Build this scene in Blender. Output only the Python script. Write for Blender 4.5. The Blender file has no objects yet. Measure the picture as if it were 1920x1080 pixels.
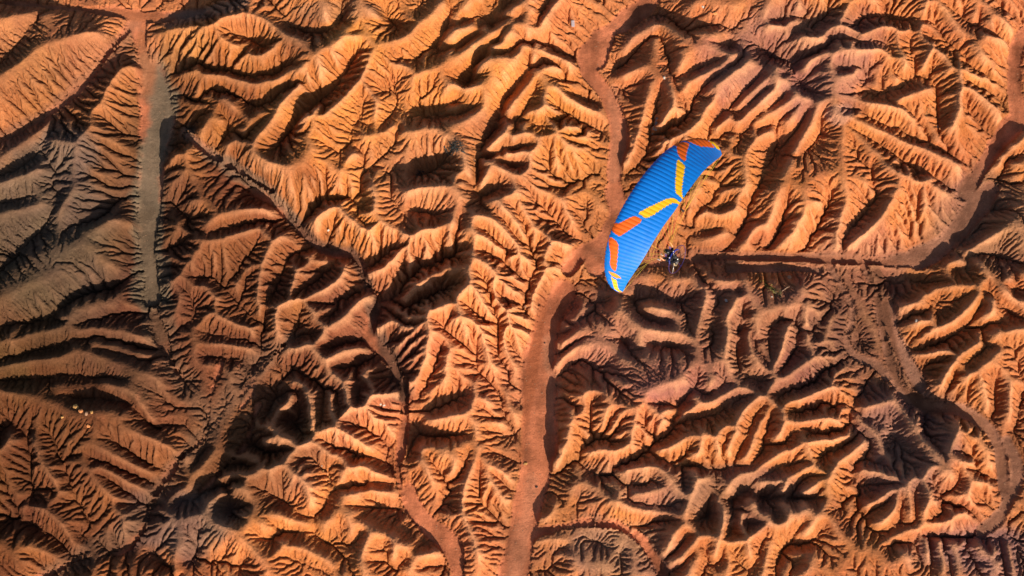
import bpy, bmesh, math, random, time
import numpy as np
from mathutils import Vector, Matrix, noise as mnoise
T0=time.time()
scene=bpy.context.scene
R=math.radians
# ---------------- camera ----------------
FPX=2637.0; CH=190.0; TILT=R(15)
cam=bpy.data.cameras.new('camera'); camo=bpy.data.objects.new('camera',cam); scene.collection.objects.link(camo)
cam.sensor_width=36; cam.lens=36*FPX/1920
camo.location=(0,-CH*math.tan(TILT),CH); camo.rotation_euler=(TILT,0,0)
cam.clip_end=9000; cam.clip_start=1
scene.camera=camo
# ---------------- sky and sun ----------------
SUN_AZ=(0.5,-1.0); SUN_EL=R(28)
w=bpy.data.worlds.new('World'); scene.world=w; w.use_nodes=True
nt=w.node_tree; bg=nt.nodes['Background']
sky=nt.nodes.new('ShaderNodeTexSky'); sky.sky_type='NISHITA'; sky.sun_disc=False
sky.sun_elevation=SUN_EL; sky.sun_rotation=math.atan2(SUN_AZ[0],SUN_AZ[1]); sky.altitude=300; sky.dust_density=2.0
nt.links.new(sky.outputs[0],bg.inputs[0]); bg.inputs[1].default_value=0.065
sl=bpy.data.lights.new('sun','SUN'); so=bpy.data.objects.new('sun',sl); scene.collection.objects.link(so)
sl.energy=5.0; sl.angle=R(0.5); sl.color=(1.0,0.85,0.70)
_a=Vector((SUN_AZ[0],SUN_AZ[1],0)).normalized()*math.cos(SUN_EL)+Vector((0,0,math.sin(SUN_EL)))
so.rotation_euler=_a.to_track_quat('Z','Y').to_euler(); so.location=(60,-150,200)
scene.view_settings.view_transform='Standard'; scene.view_settings.look='None'
scene.view_settings.gamma=1; scene.view_settings.exposure=0.72
scene.render.resolution_x=1024; scene.render.resolution_y=576
col=scene.collection

# ---------------- terrain solver ----------------
CT,ST=math.cos(TILT),math.sin(TILT)
CY=-CH*math.tan(TILT)
def px2w(u,v,z=0.0):
    dx=(u-960)/FPX; dy=-(v-540)/FPX
    wx=dx; wy=dy*CT+ST; wz=dy*ST-CT
    t=(z-CH)/wz
    return wx*t, CY+wy*t
def w2px(x,y,z):
    X=x; Y=y-CY; Z=z-CH
    up=Y*CT+Z*ST; fw=Y*ST-Z*CT
    return 960+FPX*X/fw, 540-FPX*up/fw
SP=0.12
X0,X1,Y0,Y1=-84.0,84.0,-53.76,57.6
def parse(txt):
    out=[]; ox=oy=0
    for ln in txt.strip().splitlines():
        p=ln.split()
        if p[0]=='T': ox,oy=float(p[1]),float(p[2]); continue
        k=p[0]; a=float(p[1]); n=2; w=0
        if k=='W': w=float(p[2]); n=3
        pts=[tuple(map(float,q.split(','))) for q in p[n:]]
        pts=[(ox+x/3,oy+y/3) for x,y in pts]
        zz=a if k in 'WM' else 3.0
        out.append((k,a,w,[px2w(u,v,zz) for u,v in pts],pts))
    return out
def up2(z,ny,nx):
    y=np.linspace(0,z.shape[0]-1,ny); x=np.linspace(0,z.shape[1]-1,nx)
    yi=np.minimum(y.astype(int),z.shape[0]-2); xi=np.minimum(x.astype(int),z.shape[1]-2)
    fy=(y-yi)[:,None]; fx=(x-xi)[None]
    # smooth (catmull-like) by cubic weights approximated by bilinear
    a=z[yi][:,xi]; b=z[yi][:,xi+1]; c=z[yi+1][:,xi]; d=z[yi+1][:,xi+1]
    return (a*(1-fx)+b*fx)*(1-fy)+(c*(1-fx)+d*fx)*fy
def blur(z,n):
    for _ in range(n):
        p=np.pad(z,1,mode='edge')
        z=(p[:-2,1:-1]+p[2:,1:-1]+p[1:-1,:-2]+p[1:-1,2:]+4*z)/8
        
    return z
def noise(rng,ny,nx,cell,octv=3):
    r=np.zeros((ny,nx)); a=1
    for o in range(octv):
        c=max(1.0,cell/2**o)
        g=rng.standard_normal((int(ny/c)+3,int(nx/c)+3))
        g=blur(g,1)
        r+=a*up2(g,ny,nx); a*=.5
    return r
def raster(lines,sp,ny,nx):
    """lists of cell indices for every polyline (dense sampling)"""
    res=[]
    for k,a,w,pts,_ in lines:
        P=np.array(pts); I=[];
        for p,q in zip(P[:-1],P[1:]):
            n=max(2,int(np.hypot(*(q-p))/sp*1.6))
            t=np.linspace(0,1,n)[:,None]; I.append(p+(q-p)*t)
        I=np.concatenate(I)
        res.append((k,a,w,I))
    return res
def smooth_poly(pts,it=2):
    P=np.array(pts)
    for _ in range(it):
        if len(P)<3: break
        q=P[:-1]*.75+P[1:]*.25; r=P[:-1]*.25+P[1:]*.75
        m=np.empty((len(q)*2,2)); m[0::2]=q; m[1::2]=r
        P=np.concatenate([P[:1],m[1:-1],P[-1:]])
    return P
def relax(z,fix,val,it):
    for _ in range(it):
        p=np.pad(z,1,mode='edge')
        z=.25*(p[:-2,1:-1]+p[2:,1:-1]+p[1:-1,:-2]+p[1:-1,2:])
        z[fix]=val[fix]
    return z
def laplace(fix,val,start):
    """multigrid-ish: coarse solve then refine"""
    ny,nx=fix.shape
    if min(ny,nx)>40:
        h,w=(ny+1)//2,(nx+1)//2
        f=np.pad(fix,((0,h*2-ny),(0,w*2-nx))); v=np.pad(np.where(fix,val,0),((0,h*2-ny),(0,w*2-nx)))
        cnt=f.reshape(h,2,w,2).sum((1,3)); s=v.reshape(h,2,w,2).sum((1,3))
        cf=cnt>0; cv=np.where(cf,s/np.maximum(cnt,1),0)
        c=laplace(cf,cv,start)
        z=up2(c,ny,nx)
    else:
        z=np.full(fix.shape,start); z[fix]=val[fix]
        return relax(z,fix,val,400)
    z[fix]=val[fix]
    return relax(z,fix,val,40)
def dists(ny,nx,dx,J):
    jx,jy=J; D=[]
    px=np.pad(jx,1); py=np.pad(jy,1)
    for dy,ddx in NB:
        ax=ddx+px[1+dy:1+dy+ny,1+ddx:1+ddx+nx]-jx; ay=dy+py[1+dy:1+dy+ny,1+ddx:1+ddx+nx]-jy
        D.append((dx*np.hypot(ax,ay)).astype(np.float32))
    return D
NB=((-1,0),(1,0),(0,-1),(0,1),(-1,-1),(-1,1),(1,-1),(1,1))
def flow(z,dx,rng,rnd,fixed,DD):
    ny,nx=z.shape; N=ny*nx
    p=np.pad(z,1,constant_values=1e9)
    best=np.zeros((ny,nx)); rec=np.zeros((ny,nx),np.int64); dist=np.ones((ny,nx))*dx
    for (dy,ddx),d in zip(NB,DD):
        s=(z-p[1+dy:1+dy+ny,1+ddx:1+ddx+nx])/d
        pos=s>0
        if rnd: s=s*(1-rnd*rng.random(z.shape))
        m=pos&(s>best)
        best[m]=s[m]; rec[m]=dy*nx+ddx; dist[m]=d[m]
    idx=np.arange(N); rec=rec.ravel(); rec[fixed.ravel()]=0
    r=idx+rec; 
    # depth by pointer doubling
    dep=(rec!=0).astype(np.int32); q=r.copy()
    while True:
        add=dep[q]
        if not add.any(): break
        dep=dep+add; q=q[q]
    order=np.argsort(dep,kind='stable'); sd=dep[order]
    b=np.searchsorted(sd,np.arange(sd[-1]+2))
    return r,dist.ravel(),order,b
def fill(z,fixed,it,W=None,eps=1e-3):
    W=np.full(z.shape,1e6); W[fixed]=z[fixed]; free=~fixed
    for k in range(it):
        p=np.pad(W,1,constant_values=1e6)
        h=np.minimum(np.minimum(p[:-2,1:-1],p[2:,1:-1]),np.minimum(p[1:-1,:-2],p[1:-1,2:]))
        g=np.minimum(np.minimum(p[:-2,:-2],p[2:,2:]),np.minimum(p[2:,:-2],p[:-2,2:]))
        n=np.maximum(z,np.minimum(h,g)+eps); n=np.where(free,np.minimum(n,W),W)
        if k%20==19 and np.abs(n-W).max()<1e-6: W=n; break
        W=n
    return W
def erode(z,zt,dx,it,K,m,D,nud,rng,rnd,fixed,nb,ret=False,fl=0,fit=300,KM=None):
    ny,nx=z.shape
    J=(rng.random((2,ny,nx))-.5)*.8
    J[0][:,0]=J[0][:,-1]=0;J[1][0]=J[1][-1]=0
    DD=dists(ny,nx,dx,J)
    for k in range(it):
        if fl and k%fl==0: Wf=fill(z,fixed,fit)
        zr_=np.maximum(z,Wf) if fl else z
        r,dist,order,b=flow(zr_,dx,rng,rnd,fixed,DD)
        A=np.full(ny*nx,dx*dx)
        L=len(b)-1
        for l in range(L-1,0,-1):
            i=order[b[l]:b[l+1]]
            np.add.at(A,r[i],A[i])
        F=K*(KM.ravel() if KM is not None else 1)*np.minimum(A,60.0)**m/dist
        zf=z.ravel().copy()
        for l in range(1,L):
            i=order[b[l]:b[l+1]]; f=F[i]
            zi=zf[i]; zf[i]=np.minimum(zi,(zi+f*zf[r[i]])/(1+f))
        zn=zf.reshape(ny,nx)
        if nud: zn=zn+nud*(zt-blur(zn,nb))
        if D:
            p=np.pad(zn,1,mode='edge')
            lap=(p[:-2,1:-1]+p[2:,1:-1]+p[1:-1,:-2]+p[1:-1,2:]-4*zn)
            zn=zn+D*lap
        zn[fixed]=z[fixed]
        z=zn
    if ret: return z,A.reshape(ny,nx),J
    return z,A.reshape(ny,nx)
def dist_to(mask_pts,sp,ny,nx,maxr):
    pass
def build(txt,log=print,par=None):
    P=dict(K0=.05,K1=.05,K2=.05,m=.45,D0=.05,D1=.06,D2=.08,n0=40,n1=14,n2=7,nud=.12)
    if par: P.update(par)
    t0=time.time()
    rng=np.random.default_rng(7)
    L=parse(txt)
    L=[(k,a,w,smooth_poly(p),q) for k,a,w,p,q in L]
    sp0=SP*4
    nx0=int(round((X1-X0)/sp0))+1; ny0=int(round((Y1-Y0)/sp0))+1
    def cells(I,sp,ny,nx):
        cx=np.rint((I[:,0]-X0)/sp).astype(int); cy=np.rint((I[:,1]-Y0)/sp).astype(int)
        ok=(cx>=0)&(cx<nx)&(cy>=0)&(cy<ny)
        return cy[ok],cx[ok],ok
    # wiggle the traced lines a little so that they do not read as drawn
    ra=raster(L,sp0,ny0,nx0)
    yy,xx=np.mgrid[0:ny0,0:nx0]; wx=X0+xx*sp0; wy=Y0+yy*sp0
    # wash floors: distance & elevation
    def wash(sp,ny,nx):
        wf=np.zeros((ny,nx)); wz=np.full((ny,nx),9e9)
        md=np.full((ny,nx),99.0)
        for k,a,w,I in raster(L,sp0,0,0):
            if k!='W': continue
            I=I[::2]; hw=w*.072*1.22
            R=hw+1.6
            for x,y in I:
                i0=max(0,int((x-R-X0)/sp)); i1=min(nx,int((x+R-X0)/sp)+2)
                j0=max(0,int((y-R-Y0)/sp)); j1=min(ny,int((y+R-Y0)/sp)+2)
                if i0>=i1 or j0>=j1: continue
                gx=X0+np.arange(i0,i1)*sp-x; gy=Y0+np.arange(j0,j1)*sp-y
                d=np.hypot(gx[None],gy[:,None])-hw
                s=md[j0:j1,i0:i1]; z=wz[j0:j1,i0:i1]
                m=d<s
                s[m]=d[m]; z[m]=a
        return md,wz
    md0,wz0=wash(sp0,ny0,nx0)
    edge=noise(rng,ny0,nx0,8,4)*.34
    # pass 1: majors
    fix=np.zeros((ny0,nx0),bool); val=np.zeros((ny0,nx0))
    for k,a,w,I in ra:
        if k=='M':
            cy,cx,_=cells(I,sp0,ny0,nx0); fix[cy,cx]=True; val[cy,cx]=a
    wm=(md0+edge)<0
    wz0s=np.where(wm,wz0,0)
    # smooth wash elevations along
    wv=wz0s.copy(); c=wm.astype(float)
    for _ in range(25):
        wv=blur(wv,1)*1; c=blur(c,1)
    wv=np.where(wm,wv/np.maximum(c,1e-6),0)
    fix|=wm; val=np.where(wm,wv,val)
    base=laplace(fix,val,3.0)
    base=blur(base,6)
    # pass 2: everything
    fix2=fix.copy(); v2=val.copy()
    for k,a,w,I in ra:
        if k in 'RV':
            cy,cx,_=cells(I,sp0,ny0,nx0)
            ok=~wm[cy,cx]; cy,cx=cy[ok],cx[ok]
            if len(cy)==0: continue
            n=len(cy); t=np.linspace(0,1,n)
            s=a*(1 if k=='R' else -1.55)
            zb=base[cy,cx]; 
            tap=.55+.45*np.minimum(1,np.minimum(t,1-t)*5)
            fix2[cy,cx]=True; v2[cy,cx]=np.maximum(zb+s*tap*P.get('amp',1.0), .15 if k=='V' else 0.3)
    z=laplace(fix2,v2,3.0)
    z=z+noise(rng,ny0,nx0,10,4)*.22*np.clip(md0/2,0,1)
    log('base',time.time()-t0)
    zt=blur(z,2)
    f0=wm.copy(); f0[0]=f0[-1]=True; f0[:,0]=f0[:,-1]=True
    z[wm]=wv[wm]
    z,A=erode(z,zt,sp0,P['n0'],P['K0'],P['m'],P['D0'],P['nud'],rng,.5,f0,3,fl=5,fit=260)
    log('L0',time.time()-t0,z.min(),z.max())
    nx1,ny1=nx0*2-1,ny0*2-1; sp1=sp0/2
    md1,_=wash(sp1,ny1,nx1); e1=up2(edge,ny1,nx1)+noise(rng,ny1,nx1,5,2)*.08
    w1=(md1+e1)<0; wv1=up2(blur(np.where(wm,wv,z),1),ny1,nx1)
    z=up2(z,ny1,nx1)+noise(rng,ny1,nx1,4,3)*.05*np.clip(md1/2,0,1)
    zt1=up2(zt,ny1,nx1)*.5+blur(z,4)*.5
    z=np.where(w1,wv1,z)
    f=w1.copy(); f[0]=f[-1]=True; f[:,0]=f[:,-1]=True
    k1=noise(rng,ny1,nx1,34,3); k1=np.clip(1+.42*k1/k1.std(),.3,1.9)
    z,A=erode(z,zt1,sp1,P['n1'],P['K1'],P['m'],P['D1'],P['nud'],rng,.4,f,6,fl=9,fit=300,KM=k1)
    log('L1',time.time()-t0)
    nx2,ny2=nx1*2-1,ny1*2-1; sp2=sp1/2
    wf2=up2(np.clip(-(md1+e1)*2.2,0,1),ny2,nx2)
    w2=wf2>.02
    z=up2(z,ny2,nx2)
    zt2=blur(z,4)
    z=z+noise(rng,ny2,nx2,5,3)*.02*(1-wf2)
    f=w2.copy(); f[0]=f[-1]=True; f[:,0]=f[:,-1]=True
    z,A,J=erode(z,zt2,sp2,P['n2'],P['K2'],P['m'],P['D2'],P['nud'],rng,.25,f,8,True,KM=up2(k1,ny2,nx2))
    log('L2',time.time()-t0,z.shape)
    return z,A,wf2,base,zt2,J

def mfilt(z,r,fn):
    for ax in (0,1):
        pad=[(0,0),(0,0)]; pad[ax]=(r,r); p=np.pad(z,pad,mode='edge'); n=z.shape[ax]
        o=None
        for k in range(2*r+1):
            s=p[k:k+n] if ax==0 else p[:,k:k+n]
            o=s.copy() if o is None else fn(o,s)
        z=o
    return z
def pillow(z,r,pw,amt,pos=.5):
    h=z[::2,::2]; lo=blur(mfilt(h,r//2,np.minimum),r//2+2); hi=blur(mfilt(h,r//2,np.maximum),r//2+2)
    lo=up2(lo,*z.shape); hi=up2(hi,*z.shape); d=np.maximum(hi-lo,1e-3)
    t=np.clip((z-lo)/d,0,1.3)
    tp=np.where(t>0,np.power(np.maximum(t,1e-4),pw),t)
    return z+(tp-t)*d*amt

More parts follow.
